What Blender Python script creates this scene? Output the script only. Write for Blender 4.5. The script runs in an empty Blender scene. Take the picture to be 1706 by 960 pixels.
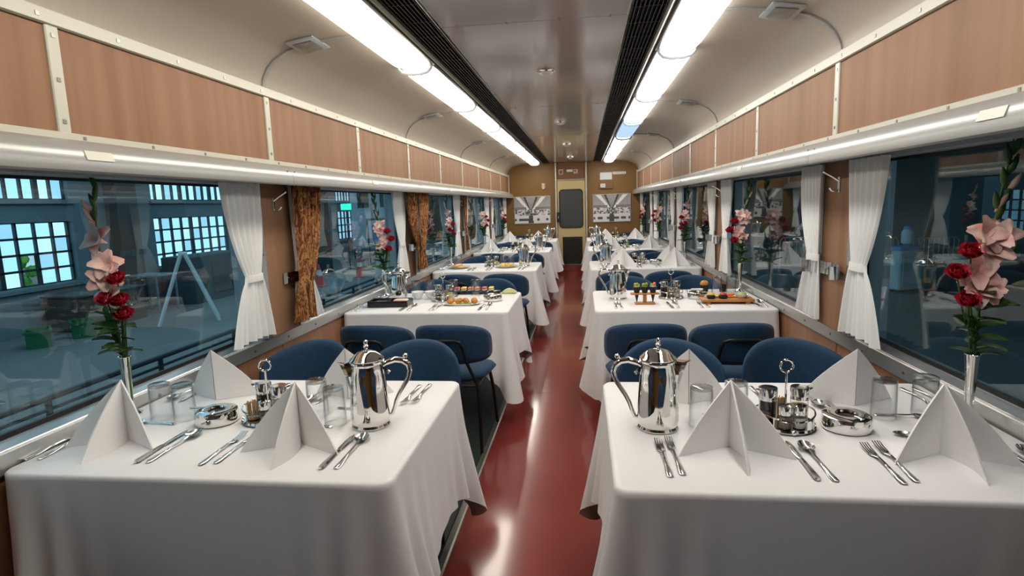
import bpy, math, random
from mathutils import Vector, Matrix
PI = math.pi
random.seed(7)
scene = bpy.context.scene
C = scene.collection

# ------------------------------------------------------------------ camera, world, exposure
F_PX, YAW, PITCH, ROLL = 956.83, 0.1262, 0.1440, 0.0332
def make_camera():
    cy, sy, cp, sp = math.cos(YAW), math.sin(YAW), math.cos(PITCH), math.sin(PITCH)
    f = Vector((-sy * cp, cy * cp, -sp)); r = Vector((cy, sy, 0)); u = r.cross(f)
    c, s = math.cos(ROLL), math.sin(ROLL)
    r2 = r * c - u * s; u2 = r * s + u * c
    cam = bpy.data.cameras.new('camera'); o = bpy.data.objects.new('camera', cam); C.objects.link(o)
    m = Matrix.Identity(4)
    for i in range(3):
        m[i][0] = r2[i]; m[i][1] = u2[i]; m[i][2] = -f[i]
    m[0][3], m[1][3], m[2][3] = 0.2145, 0.0, 1.41
    o.matrix_world = m
    cam.sensor_width = 36.0; cam.lens = F_PX / 1706 * 36.0
    cam.clip_start = 0.03; cam.clip_end = 200
    scene.camera = o
make_camera()
world = bpy.data.worlds.new('world'); scene.world = world; world.use_nodes = True
bg = world.node_tree.nodes['Background']; bg.inputs[0].default_value = (0.62, 0.76, 0.85, 1); bg.inputs[1].default_value = 0.85
vs = scene.view_settings
vs.view_transform = 'Standard'; vs.look = 'None'; vs.gamma = 1.0; vs.use_curve_mapping = False
vs.exposure = 0.80
cy_ = scene.cycles
cy_.max_bounces = 10; cy_.diffuse_bounces = 4; cy_.glossy_bounces = 5; cy_.transmission_bounces = 8; cy_.transparent_max_bounces = 16
cy_.caustics_reflective = False; cy_.caustics_refractive = False
cy_.sample_clamp_indirect = 4.0; cy_.use_denoising = True
LAMP = 7.5          # strength of the ceiling lamp diffusers
HALL = 1.25          # daylight in the hall's window panes

# ------------------------------------------------------------------ materials
MATS = {}
def M(name, col=(.8, .8, .8), rough=.5, metal=0.0, noise=None, bump=None, coat=0, sheen=0, emit=None, spec=None, subs=0, trans=0, ior=1.45):
    m = bpy.data.materials.new(name); m.use_nodes = True; MATS[name] = m
    nt = m.node_tree; b = nt.nodes['Principled BSDF']
    b.inputs['Base Color'].default_value = (*col, 1); b.inputs['Roughness'].default_value = rough; b.inputs['Metallic'].default_value = metal
    b.inputs['IOR'].default_value = ior
    if coat: b.inputs['Coat Weight'].default_value = coat; b.inputs['Coat Roughness'].default_value = .08
    if sheen: b.inputs['Sheen Weight'].default_value = sheen; b.inputs['Sheen Roughness'].default_value = .4
    if spec is not None: b.inputs['Specular IOR Level'].default_value = spec
    if trans: b.inputs['Transmission Weight'].default_value = trans
    if subs: b.inputs['Subsurface Weight'].default_value = subs; b.inputs['Subsurface Scale'].default_value = .01
    if emit: b.inputs['Emission Color'].default_value = (*emit[0], 1); b.inputs['Emission Strength'].default_value = emit[1]
    geo = nt.nodes.new('ShaderNodeNewGeometry')
    def tex(scale, sc3, detail=4):
        mp = nt.nodes.new('ShaderNodeMapping'); mp.inputs['Scale'].default_value = sc3
        nt.links.new(geo.outputs['Position'], mp.inputs['Vector'])
        n = nt.nodes.new('ShaderNodeTexNoise'); n.inputs['Scale'].default_value = scale; n.inputs['Detail'].default_value = detail
        nt.links.new(mp.outputs['Vector'], n.inputs['Vector']); return n
    if noise:                      # (scale, xyz, second colour)
        n = tex(noise[0], noise[1]); r = nt.nodes.new('ShaderNodeValToRGB')
        r.color_ramp.elements[0].position = .32; r.color_ramp.elements[1].position = .68
        r.color_ramp.elements[0].color = (*col, 1); r.color_ramp.elements[1].color = (*noise[2], 1)
        nt.links.new(n.outputs['Fac'], r.inputs['Fac']); nt.links.new(r.outputs['Color'], b.inputs['Base Color'])
    if bump:                       # (scale, xyz, strength, distance)
        n = tex(bump[0], bump[1]); bp = nt.nodes.new('ShaderNodeBump')
        bp.inputs['Strength'].default_value = bump[2]; bp.inputs['Distance'].default_value = bump[3]
        nt.links.new(n.outputs['Fac'], bp.inputs['Height']); nt.links.new(bp.outputs['Normal'], b.inputs['Normal'])
    return m
M('wood', (.250, .130, .072), .55, noise=(1, (13, 13, .55), (.325, .180, .105)), spec=.3)
M('wood_low', (.25, .115, .058), .4, noise=(1, (13, 13, .6), (.34, .17, .09)), coat=.1)
M('cream_trim', (.56, .55, .475), .35)
M('screw', (.25, .25, .23), .3, .8)
M('pelmet', (.35, .355, .35), .30, .35, bump=(1, (3, .4, 60), .15, .002))
M('alu', (.62, .65, .67), .25, .9, bump=(1, (60, 1, 60), .1, .001))
M('rail', (.60, .60, .58), .35, .8)
M('frame_grey', (.42, .45, .47), .4, .4)
M('rib_grey', (.40, .40, .38), .35, .4)
M('rubber', (.008, .008, .009), .5)
M('cove', (.44, .39, .325), .36, noise=(.7, (1, .5, 1), (.40, .355, .295)), bump=(3, (1, 1, 1), .1, .004))
M('ceil_grey', (.53, .49, .48), .16, noise=(1.2, (1, 1, 1), (.48, .445, .435)), bump=(2.2, (1, 1, 1), .12, .01), coat=.4)
M('grille', (.035, .030, .028), .45, .3)
M('grille_dark', (.006, .005, .005), .8)
M('mustard', (.235, .125, .034), .45, noise=(2, (1, 1, 1), (.215, .112, .030)))
M('header_brown', (.22, .10, .04), .45)
M('door_cream', (.58, .46, .22), .4)
M('post', (.62, .60, .54), .25, .6)
M('dark_pane', (.06, .062, .062), .25)
M('louver', (.025, .022, .020), .4)
M('black_plastic', (.012, .012, .013), .35)
M('white_plastic', (.78, .77, .72), .35)
M('paper', (.75, .77, .78), .6)
M('red_floor', (.20, .034, .027), .16, noise=(1.6, (1, 1, 1), (.23, .042, .032)), bump=(1.6, (1, 1, 1), .06, .01), coat=.3)
M('green_floor', (.022, .035, .028), .4)
M("strip_metal", (.30, .29, .27), .32, .85)
M('cloth', (.83, .82, .83), .85, sheen=.2, bump=(5, (1, 1, 1), .25, .006))
M('napkin', (.90, .885, .88), .9, sheen=.2)
M('blue_fabric', (.0065, .036, .086), .8, noise=(60, (1, 1, 1), (.0085, .045, .105)), sheen=.08)
M('black_metal', (.012, .012, .013), .4, .3)
M('table_wood', (.18, .10, .05), .5)
M('chrome', (.80, .79, .76), .06, 1.0)
M('steel', (.74, .74, .73), .16, 1.0)
M('soy', (.012, .006, .004), .2)
M('oil', (.68, .62, .28), .2)
M('salt', (.78, .77, .74), .6)
M('pepper', (.20, .16, .12), .7)
M('pick', (.62, .40, .18), .6)
M('sheer', (.92, .92, .91), .9, bump=(140, (1, 1, 1), .2, .001))
M('glad', (.86, .46, .41), .55, noise=(22, (1, 1, 1), (.90, .70, .62)), subs=.1)
M('rose', (.38, .012, .03), .5, noise=(30, (1, 1, 1), (.52, .03, .07)))
M('leaf', (.025, .070, .016), .45, noise=(12, (1, 1, 1), (.07, .15, .03)))
M('stem', (.07, .14, .03), .5)
M('plate', (.82, .83, .82), .15, coat=.3)
M('lacquer', (.008, .008, .010), .18)
M('board', (.42, .17, .05), .5, noise=(1, (8, 60, 60), (.52, .24, .08)))
M('nori', (.010, .011, .010), .55)
M('rice', (.80, .77, .70), .7)
M('salmon', (.80, .22, .06), .4)
M('egg', (.80, .52, .08), .45)
M('fried', (.50, .19, .03), .6, noise=(60, (1, 1, 1), (.68, .32, .06)))
M('greens', (.28, .42, .06), .5)
M('pasta', (.72, .36, .08), .5, noise=(70, (1, 1, 1), (.82, .50, .16)))
M('wasabi', (.45, .48, .22), .5)
M('red_food', (.60, .06, .04), .4)
# outside
M('hall_wall', (.20, .27, .30), .85, noise=(.5, (1, 1, 1), (.13, .19, .22)))
M('hall_floor', (.19, .20, .20), .7, noise=(.4, (1, 1, 1), (.13, .14, .14)))
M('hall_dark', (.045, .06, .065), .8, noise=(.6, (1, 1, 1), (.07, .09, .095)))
M('mullion', (.03, .04, .045), .6)
M('crate', (.01, .13, .05), .5)
M('counter', (.085, .065, .055), .6)
M('ladder', (.68, .72, .74), .45, .2)
M('cone', (.75, .10, .09), .5)
M('banner', (.55, .66, .74), .7)
M('cabinet_blue', (.50, .68, .74), .5)
M('bottle_blue', (.10, .32, .62), .3)
M('barrier', (.52, .45, .36), .4, .4)
M('steel_dark', (.05, .055, .06), .5, .4)
M('foliage', (.14, .42, .05), .7, noise=(6, (1, 1, 1), (.35, .70, .12)))
def emis(name, col, s):
    m = bpy.data.materials.new(name); m.use_nodes = True; nt = m.node_tree; nt.nodes.clear()
    e = nt.nodes.new('ShaderNodeEmission'); e.inputs[0].default_value = (*col, 1); e.inputs[1].default_value = s
    o = nt.nodes.new('ShaderNodeOutputMaterial'); nt.links.new(e.outputs[0], o.inputs[0]); MATS[name] = m
emis('lamp_warm', (1, .93, .80), LAMP); emis('lamp_white', (1, .965, .90), LAMP); emis('lamp_blue', (.50, .72, 1), .60)
emis('pane_sky', (.52, .78, .95), HALL); emis('pane_sky_dim', (.48, .74, .92), HALL * .8); emis('pane_sky_bright', (.60, .84, .97), HALL * 1.15); emis('exit_green', (.05, .9, .55), 1.5)
def glassy(name, tint, rough=0.0, ior=1.5, gloss=1.0, edge=None):
    m = bpy.data.materials.new(name); m.use_nodes = True; nt = m.node_tree; nt.nodes.clear()
    t = nt.nodes.new('ShaderNodeBsdfTransparent'); t.inputs[0].default_value = (*tint, 1)
    g = nt.nodes.new('ShaderNodeBsdfGlossy'); g.inputs['Roughness'].default_value = rough; g.inputs['Color'].default_value = (gloss, gloss, gloss, 1)
    lw = nt.nodes.new('ShaderNodeLayerWeight'); lw.inputs['Blend'].default_value = .5
    pw_ = nt.nodes.new('ShaderNodeMath'); pw_.operation = 'POWER'; pw_.inputs[1].default_value = 5.0
    fr = nt.nodes.new('ShaderNodeMath'); fr.operation = 'MULTIPLY_ADD'; r0 = ((ior - 1) / (ior + 1)) ** 2; fr.inputs[1].default_value = 1 - r0; fr.inputs[2].default_value = r0
    nt.links.new(lw.outputs['Facing'], pw_.inputs[0]); nt.links.new(pw_.outputs[0], fr.inputs[0])
    if edge:
        p3 = nt.nodes.new('ShaderNodeMath'); p3.operation = 'POWER'; p3.inputs[1].default_value = 2.2; nt.links.new(lw.outputs['Facing'], p3.inputs[0])
        mc = nt.nodes.new('ShaderNodeMix'); mc.data_type = 'RGBA'; mc.inputs[6].default_value = (*tint, 1); mc.inputs[7].default_value = (*edge, 1)
        nt.links.new(p3.outputs[0], mc.inputs[0]); nt.links.new(mc.outputs[2], t.inputs[0])
    mx = nt.nodes.new('ShaderNodeMixShader'); o = nt.nodes.new('ShaderNodeOutputMaterial')
    nt.links.new(fr.outputs[0], mx.inputs[0]); nt.links.new(t.outputs[0], mx.inputs[1]); nt.links.new(g.outputs[0], mx.inputs[2]); nt.links.new(mx.outputs[0], o.inputs[0])
    MATS[name] = m
glassy('pane', (.64, .79, .83), 0, 1.6)
glassy('tumbler', (.985, .99, .99), 0, 1.5, 1.0, (.52, .55, .56))
def brown_pattern():
    m = M('brown_print', (.2, .08, .03), .85); nt = m.node_tree; b = nt.nodes['Principled BSDF']
    geo = nt.nodes.new('ShaderNodeNewGeometry'); mp = nt.nodes.new('ShaderNodeMapping'); mp.inputs['Scale'].default_value = (24, 30, 9)
    n = nt.nodes.new('ShaderNodeTexNoise'); n.inputs['Scale'].default_value = 1; n.inputs['Detail'].default_value = 2; n.inputs['Distortion'].default_value = 1.2
    r = nt.nodes.new('ShaderNodeValToRGB'); r.color_ramp.interpolation = 'CONSTANT'
    cols = [(0, (.075, .022, .010)), (.40, (.30, .13, .04)), (.47, (.16, .045, .016)), (.53, (.42, .22, .075)), (.62, (.20, .05, .018))]
    while len(r.color_ramp.elements) < len(cols): r.color_ramp.elements.new(.5)
    for e, (p, c) in zip(r.color_ramp.elements, cols): e.position = p; e.color = (*c, 1)
    nt.links.new(geo.outputs['Position'], mp.inputs[0]); nt.links.new(mp.outputs[0], n.inputs['Vector']); nt.links.new(n.outputs['Fac'], r.inputs[0]); nt.links.new(r.outputs[0], b.inputs['Base Color'])
brown_pattern()
def sheer_tweak():                      # thin curtain lets light through
    m = MATS['sheer']; nt = m.node_tree; b = nt.nodes['Principled BSDF']; out = [n for n in nt.nodes if n.type == 'OUTPUT_MATERIAL'][0]
    t = nt.nodes.new('ShaderNodeBsdfTranslucent'); t.inputs[0].default_value = (.75, .80, .82, 1)
    mx = nt.nodes.new('ShaderNodeMixShader'); mx.inputs[0].default_value = .14
    nt.links.new(b.outputs[0], mx.inputs[1]); nt.links.new(t.outputs[0], mx.inputs[2]); nt.links.new(mx.outputs[0], out.inputs[0])
sheer_tweak()
def vcol_mat():
    m = M('print', (.5, .5, .5), .35); nt = m.node_tree; a = nt.nodes.new('ShaderNodeVertexColor'); a.layer_name = 'Col'
    nt.links.new(a.outputs[0], nt.nodes['Principled BSDF'].inputs['Base Color'])
vcol_mat()

# ------------------------------------------------------------------ geometry helpers
class G:
    def __init__(s): s.v = []; s.f = []
    def add(s, vs_, fs): b = len(s.v); s.v += [tuple(p) for p in vs_]; s.f += [tuple(i + b for i in f) for f in fs]; return s
    def box(s, x0, x1, y0, y1, z0, z1):
        return s.add([(x0, y0, z0), (x1, y0, z0), (x1, y1, z0), (x0, y1, z0), (x0, y0, z1), (x1, y0, z1), (x1, y1, z1), (x0, y1, z1)],
                     [(0, 3, 2, 1), (4, 5, 6, 7), (0, 1, 5, 4), (1, 2, 6, 5), (2, 3, 7, 6), (3, 0, 4, 7)])
    def bbox(s, x0, x1, y0, y1, z0, z1, b=.004):   # box with bevelled edges
        cx, cy, cz = (x0 + x1) / 2, (y0 + y1) / 2, (z0 + z1) / 2; hx, hy, hz = abs(x1 - x0) / 2, abs(y1 - y0) / 2, abs(z1 - z0) / 2
        b = min(b, hx * .9, hy * .9, hz * .9)
        rings = []
        for zz, ins in ((-hz, b), (-hz + b, 0), (hz - b, 0), (hz, b)):
            X, Y = hx - ins, hy - ins; c = b
            rings.append([(cx + x, cy + y, cz + zz) for x, y in ((-X + c, -Y), (X - c, -Y), (X, -Y + c), (X, Y - c), (X - c, Y), (-X + c, Y), (-X, Y - c), (-X, -Y + c))])
        return s.loft(rings)
    def loft(s, rings, cap=True, close=True):
        n = len(rings[0]); vs_ = [p for r in rings for p in r]; fs = []
        for i in range(len(rings) - 1):
            for j in range(n if close else n - 1):
                k = (j + 1) % n; fs.append((i * n + j, i * n + k, (i + 1) * n + k, (i + 1) * n + j))
        if cap: fs.append(tuple(range(n))[::-1]); fs.append(tuple((len(rings) - 1) * n + j for j in range(n)))
        return s.add(vs_, fs)
    def lathe(s, prof, seg=24, c=(0, 0, 0), cap=True):
        rings = [[(c[0] + r * math.cos(2 * PI * j / seg), c[1] + r * math.sin(2 * PI * j / seg), c[2] + z) for j in range(seg)] for r, z in prof]
        return s.loft(rings, cap)
    def tube(s, pts, r, seg=8, closed=False):
        P = [Vector(p) for p in pts]; n = len(P); rings = []; rr = r if isinstance(r, (list, tuple)) else [r] * n
        prev = None
        for i in range(n):
            if closed: t = P[(i + 1) % n] - P[i - 1]
            else: t = P[min(i + 1, n - 1)] - P[max(i - 1, 0)]
            t.normalize()
            if prev is None:
                a = Vector((0, 0, 1)) if abs(t.z) < .9 else Vector((1, 0, 0)); u = t.cross(a).normalized()
            else: u = (prev - t * prev.dot(t)).normalized()
            w = t.cross(u); prev = u
            rings.append([P[i] + (u * math.cos(2 * PI * j / seg) + w * math.sin(2 * PI * j / seg)) * rr[i] for j in range(seg)])
        if closed: rings.append(rings[0]); return s.loft(rings, False)
        return s.loft(rings)
    def prism(s, poly, y0, y1):                       # poly of (x, z) extruded along y
        return s.loft([[(x, y0, z) for x, z in poly], [(x, y1, z) for x, z in poly]])
    def grid(s, fn, nu, nv):
        vs_ = [fn(i / nu, j / nv) for j in range(nv + 1) for i in range(nu + 1)]
        return s.add(vs_, [(j * (nu + 1) + i, j * (nu + 1) + i + 1, (j + 1) * (nu + 1) + i + 1, (j + 1) * (nu + 1) + i) for j in range(nv) for i in range(nu)])
    def ball(s, c, r, seg=10, rings=6, sc=(1, 1, 1)):
        vs_ = []
        for i in range(1, rings):
            a = PI * i / rings
            vs_ += [(c[0] + r * sc[0] * math.sin(a) * math.cos(2 * PI * j / seg), c[1] + r * sc[1] * math.sin(a) * math.sin(2 * PI * j / seg), c[2] - r * sc[2] * math.cos(a)) for j in range(seg)]
        n0 = len(vs_); vs_ += [(c[0], c[1], c[2] - r * sc[2]), (c[0], c[1], c[2] + r * sc[2])]
        fs = [(i * seg + j, i * seg + (j + 1) % seg, (i + 1) * seg + (j + 1) % seg, (i + 1) * seg + j) for i in range(rings - 2) for j in range(seg)]
        fs += [(n0, (j + 1) % seg, j) for j in range(seg)] + [(n0 + 1, (rings - 2) * seg + j, (rings - 2) * seg + (j + 1) % seg) for j in range(seg)]
        return s.add(vs_, fs)
    def pillow(s, outline, th, edge, bend=lambda p: p):     # padded panel: outline of (a, b); a->x, b->z or y decided by bend
        rings = []
        for t, sc in ((-.5, .0), (-.5, .45), (-.5, .8), (-.5 + edge * .25, .93), (-.5 + edge, 1), (.5 - edge, 1), (.5 - edge * .25, .93), (.5, .8), (.5, .45), (.5, .0)):
            k = max(sc, .02); bulge = 1 + .12 * (1 - sc)
            rings.append([bend((a * k, b * k, t * th * bulge)) for a, b in outline])
        return s.loft(rings)
    def shell(s, w, h, th, fn, p=3.4, nu=22, nv=14, sharp=5):   # padded panel with rounded outline, bent by fn(a, b, depth)
        for sg in (-1, 1):
            def f(u, v):
                x, y = 2 * u - 1, 2 * v - 1; m_ = max(abs(x), abs(y), 1e-6); k = m_ / max((abs(x) ** p + abs(y) ** p) ** (1 / p), 1e-9)
                d = th / 2 * max(0, 1 - m_ ** sharp) ** .5
                return fn((w * x * k, h * y * k, sg * d))
            s.grid(f, nu, nv)
        return s
    def mapped(s, fn): s.v = [tuple(fn(p)) for p in s.v]; return s
def mesh(name, g, m, smooth=True, ang=40):
    me = bpy.data.meshes.new(name); me.from_pydata(g.v, [], g.f); me.materials.append(MATS[m])
    import bmesh
    bm = bmesh.new(); bm.from_mesh(me); bmesh.ops.remove_doubles(bm, verts=bm.verts, dist=1e-6); bmesh.ops.recalc_face_normals(bm, faces=bm.faces); bm.to_mesh(me); bm.free()
    if smooth:
        me.polygons.foreach_set('use_smooth', [True] * len(me.polygons)); me.set_sharp_from_angle(angle=math.radians(ang))
    me.update(); return me
def link(name, me, parent=None, loc=None, rot=None, scale=None):
    o = bpy.data.objects.new(name, me); C.objects.link(o)
    if parent: o.parent = parent
    if loc: o.location = loc
    if rot: o.rotation_euler = rot
    if scale: o.scale = scale
    return o
def obj(name, g, m, parent=None, smooth=True, ang=40, loc=None, rot=None):
    return link(name, mesh(name, g, m, smooth, ang), parent, loc, rot)
def tag(o, label, cat, group=None):
    o['label'] = label; o['category'] = cat
    if group: o['group'] = group
    return o
def thing(name, label, cat, loc=(0, 0, 0), rz=0, group=None):
    o = bpy.data.objects.new(name, None); C.objects.link(o); o.location = loc; o.rotation_euler = (0, 0, rz); o.empty_display_size = .1
    return tag(o, label, cat, group)
def struct(o, label=None):
    o['kind'] = 'structure'
    if label: o['label'] = label
    return o
def sempty(name, label=None, loc=(0, 0, 0)):
    o = bpy.data.objects.new(name, None); C.objects.link(o); o.location = loc; return struct(o, label)
def dup(root, loc, rz=0, label=None, group=None, scale=None):
    r = root.copy(); C.objects.link(r); r.location = loc; r.rotation_euler = (0, 0, rz)
    if scale: r.scale = scale
    if label: r['label'] = label
    if group: r['group'] = group
    for ch in root.children:
        c = ch.copy(); C.objects.link(c); c.parent = r
        for gch in ch.children:
            d = gch.copy(); C.objects.link(d); d.parent = c
    return r
class Stock:                           # first placing moves the model itself, the rest are copies
    def __init__(s, root): s.root = root; s.used = False
    def put(s, loc, rz=0, label=None, group=None, scale=None):
        if not s.used:
            s.used = True; r = s.root; r.location = loc; r.rotation_euler = (0, 0, rz)
            if scale: r.scale = scale
            if label: r['label'] = label
            if group: r['group'] = group
            return r
        return dup(s.root, loc, rz, label, group, scale or (1, 1, 1))
def rrect(w, h, r, n=8, p=None):
    pts = []
    for cx, cy, a0 in ((w - r, h - r, 0), (-w + r, h - r, 90), (-w + r, -h + r, 180), (w - r, -h + r, 270)):
        for i in range(n + 1):
            a = math.radians(a0 + 90 * i / n); pts.append((cx + r * math.cos(a), cy + r * math.sin(a)))
    return pts

# ------------------------------------------------------------------ layout constants
P = 1.16343; Y0 = 1.5979; YE = 12.069; YB = -1.40; BAY = 2.327
PIL = [2.90 + BAY * k for k in range(-1, 4)]            # pillar centres
TC = [1.75 + BAY * k for k in range(5)]                 # table centres
ZC = 2.235
NTH = ['', 'first', 'second', 'third', 'fourth', 'fifth', 'sixth', 'seventh', 'eighth', 'ninth', 'tenth']
ORD = ['fifth', 'fourth', 'third', 'second', 'first']
SIDE = {-1: 'brown-curtain side', 1: 'white-curtain side'}
def where(k, s): return '%s table from end door, %s' % (ORD[k], SIDE[s])

# ------------------------------------------------------------------ floor
fl = struct(obj('floor', G().box(-1.55, 1.55, YB - .1, YE + .1, -.12, -.004), 'green_floor', smooth=False), 'carriage floor with red aisle lino between dark green side strips')
obj('aisle_lino', G().box(-.345, .345, YB, YE, -.004, .002), 'red_floor', fl, False)
for s in (-1, 1):
    obj('edge_strip', G().prism([(s * .345, -.004), (s * .345, .006), (s * .352, .010), (s * .378, .010), (s * .385, -.004)], YB, YE), 'strip_metal', fl, False)
    obj('side_floor', G().box(min(s * .385, s * 1.435), max(s * .385, s * 1.435), YB, YE, -.004, .001), 'green_floor', fl, False)
st = struct(obj('trim_1', G().bbox(-.30, .27, YE - .16, YE, .003, .118, .004), 'red_floor', smooth=False), 'raised threshold step at the end door')
obj('nosing', G().bbox(-.30, .27, YE - .165, YE - .10, .118, .124, .002), 'strip_metal', st)

# ------------------------------------------------------------------ side walls
def build_side(s):
    nm = 'left' if s < 0 else 'right'
    X = lambda a, b: (min(s * a, s * b), max(s * a, s * b))
    g = G()
    g.box(*X(1.437, 1.56), YB, YE, -.1, .76)                       # under the windows
    g.box(*X(1.337, 1.56), YB, YE, 1.60, 2.06)                     # over the windows
    g.box(*X(1.40, 1.56), YB, YE, 1.56, 1.60)
    for yp in PIL: g.box(*X(1.411, 1.56), yp - .19, yp + .19, .76, 1.56)
    g.box(*X(1.411, 1.56), YE - .14, YE, .76, 1.56); g.box(*X(1.411, 1.56), YB, YB + .35, .76, 1.56)
    w = struct(obj('wall_' + nm, g, 'frame_grey', smooth=False), 'carriage side wall with wood laminate panels')
    ks = list(range(-2, 10)); ys = [Y0 + P * k for k in ks]
    for a, b in zip(ys[:-1], ys[1:]):
        a2, b2 = max(a + .021, YB), min(b - .021, YE)
        obj('wood_panel', G().bbox(*X(1.327, 1.338), a2, b2, 1.669, 1.972, .002), 'wood', w, False)
    for y in ys[:-1]:
        if y > YB + .05: obj('vertical_strip', G().bbox(*X(1.320, 1.336), y - .022, y + .022, 1.664, 1.976, .003), 'cream_trim', w)
    sc = G()
    def screw(x, y, z, r=.006): sc.prism([(x - s * .0, z)] * 0 or [(x, z + r), (x, z - r), (x - s * .002, z - r), (x - s * .002, z + r)], y - r, y + r)
    for y in ys[:-1]:
        if y < 0: continue
        for z in (1.70, 1.82, 1.945): screw(s * 1.320, y, z)
    y = .1
    while y < YE:
        screw(s * 1.314, y, 1.993); screw(s * 1.318, y + .11, 1.657, .005); y += .29
    obj('top_strip', G().bbox(*X(1.314, 1.337), YB, YE, 1.972, 2.018, .004), 'cream_trim', w)
    obj('bottom_strip', G().bbox(*X(1.318, 1.337), YB, YE, 1.645, 1.669, .003), 'cream_trim', w)
    # pelmet: rounded metal cover, one section per bay
    joints = [YB] + [yp - .14 for yp in PIL] + [YE]
    out = [(1.337, 1.644), (1.300, 1.646), (1.268, 1.640), (1.240, 1.625), (1.222, 1.602), (1.214, 1.575), (1.216, 1.548), (1.224, 1.542), (1.230, 1.548), (1.226, 1.575), (1.234, 1.598), (1.250, 1.616), (1.275, 1.630), (1.300, 1.635), (1.337, 1.634)]
    for a, b in zip(joints[:-1], joints[1:]):
        o = obj('pelmet_section', G().prism([(s * x, z) for x, z in out], a + .0015, b - .0015), 'pelmet', w, True, 30)
        for yy in (a + .035, b - .035): screw(s * 1.226, yy, 1.605, .007)
        m_ = (a + b) / 2
        obj('label_plate', G().prism([(s * 1.2235, 1.606), (s * 1.2145, 1.580), (s * 1.2125, 1.580), (s * 1.2215, 1.607)], m_ - .05, m_ + .05), 'cream_trim', w)
    # wood below, rail, baseboard, pillars
    for a, b in zip([YB] + PIL, PIL + [YE]):
        obj('lower_panel', G().bbox(*X(1.426, 1.438), a + .012, b - .012, .085, .698, .002), 'wood_low', w, False)
    for yp in PIL: obj('seam_strip', G().bbox(*X(1.421, 1.437), yp - .016, yp + .016, .085, .70, .003), 'wood_low', w)
    obj('rail', G().prism([(s * 1.437, .696), (s * 1.420, .696), (s * 1.416, .702), (s * 1.416, .760), (s * 1.420, .766), (s * 1.437, .766)], YB, YE), 'rail', w, True, 30)
    y = .3
    while y < 9: screw(s * 1.416, y, .728, .006); y += .33
    for yp in PIL:
        obj('pillar_panel', G().bbox(*X(1.401, 1.412), yp - .145, yp + .145, .766, 1.565, .002), 'wood', w, False)
        for d in (-1, 1):
            o = obj('pillar_edge', G().bbox(*X(1.395, 1.465), min(yp + d * .145, yp + d * .195), max(yp + d * .145, yp + d * .195), .766, 1.565, .004), 'alu', w)
            if 0 < yp < 8:
                for z in (.9, 1.2, 1.45): screw(s * 1.395, yp + d * .170, z, .005)
    o = obj('screws', sc, 'screw', w, False); o['kind'] = 'stuff'
    b = struct(obj('baseboard_' + nm, G().bbox(*X(1.412, 1.438), YB, YE, .001, .085, .004), 'strip_metal'), 'metal baseboard under the lower wood panels')
    # windows
    edges = []
    lo = [YB + .35] + [yp + .195 for yp in PIL]; hi = [yp - .195 for yp in PIL] + [YE - .14]
    for i, (a, c) in enumerate(zip(lo, hi)):
        if c - a < .3: continue
        wnd = sempty('window_%d' % (i + 1 + (0 if s < 0 else 10)), 'wide carriage window with black seal and metal sill')
        obj('pane', G().box(*X(1.462, 1.466), a, c, .785, 1.565), 'pane', wnd, False)
        f = G(); x0, x1 = X(1.452, 1.462)
        for (ya, yb, za, zb) in ((a, c, .782, .802), (a, c, 1.535, 1.565), (a, a + .018, .802, 1.535), (c - .018, c, .802, 1.535)): f.box(x0, x1, ya, yb, za, zb)
        obj('seal', f, 'rubber', wnd, False)
        obj('head_frame', G().bbox(*X(1.39, 1.455), a, c, 1.545, 1.60, .004), 'frame_grey', wnd)
        obj('sill', G().prism([(s * 1.437, .700), (s * 1.418, .766), (s * 1.420, .770), (s * 1.455, .788), (s * 1.475, .788), (s * 1.475, .700)], a, c), 'alu', wnd, False)
    return w
WL = build_side(-1); WR = build_side(1)

# ------------------------------------------------------------------ ceiling
ceil = struct(obj('ceiling', G().box(-1.56, 1.56, YB, YE, 2.36, 2.42), 'grille_dark', smooth=False), 'carriage ceiling with curved cream coves and grey centre panels')
jy = [YB] + [Y0 + P * k for k in (-1, 1, 3, 5, 7)] + [YE]; jy = sorted(set(y for y in jy if y >= YB))
for a, b in zip(jy[:-1], jy[1:]):
    obj('centre_panel', G().bbox(-.425, .425, a + .002, b - .002, ZC, ZC + .012, .002), 'ceil_grey', ceil, False)
    for s in (-1, 1):
        prof = [(1.337, 2.005), (1.330, 2.055), (1.305, 2.105), (1.262, 2.147), (1.20, 2.180), (1.12, 2.203), (1.02, 2.217), (.92, 2.226), (.84, 2.230), (.60, 2.235)]
        obj('cove_panel', G().prism([(s * x, z) for x, z in prof] + [(s * x, z + .012) for x, z in prof[::-1]], a + .002, b - .002), 'cove', ceil, True, 25)
        obj('fascia', G().prism([(s * .613, 2.234), (s * .594, 2.212), (s * .588, 2.214), (s * .590, 2.240)], a, b), 'cream_trim', ceil, False)
        obj('edge_bead', G().bbox(min(s * .422, s * .440), max(s * .422, s * .440), a, b, ZC - .004, ZC + .012, .002), 'cream_trim', ceil)
sc = G()
for y in jy[1:-1]:
    for x in (-.35, -.12, .12, .35):
        for d in (-.012, .012): sc.box(x - .004, x + .004, y + d - .004, y + d + .004, ZC - .002, ZC + .001)
o = obj('screws', sc, 'screw', ceil, False); o['kind'] = 'stuff'
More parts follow.
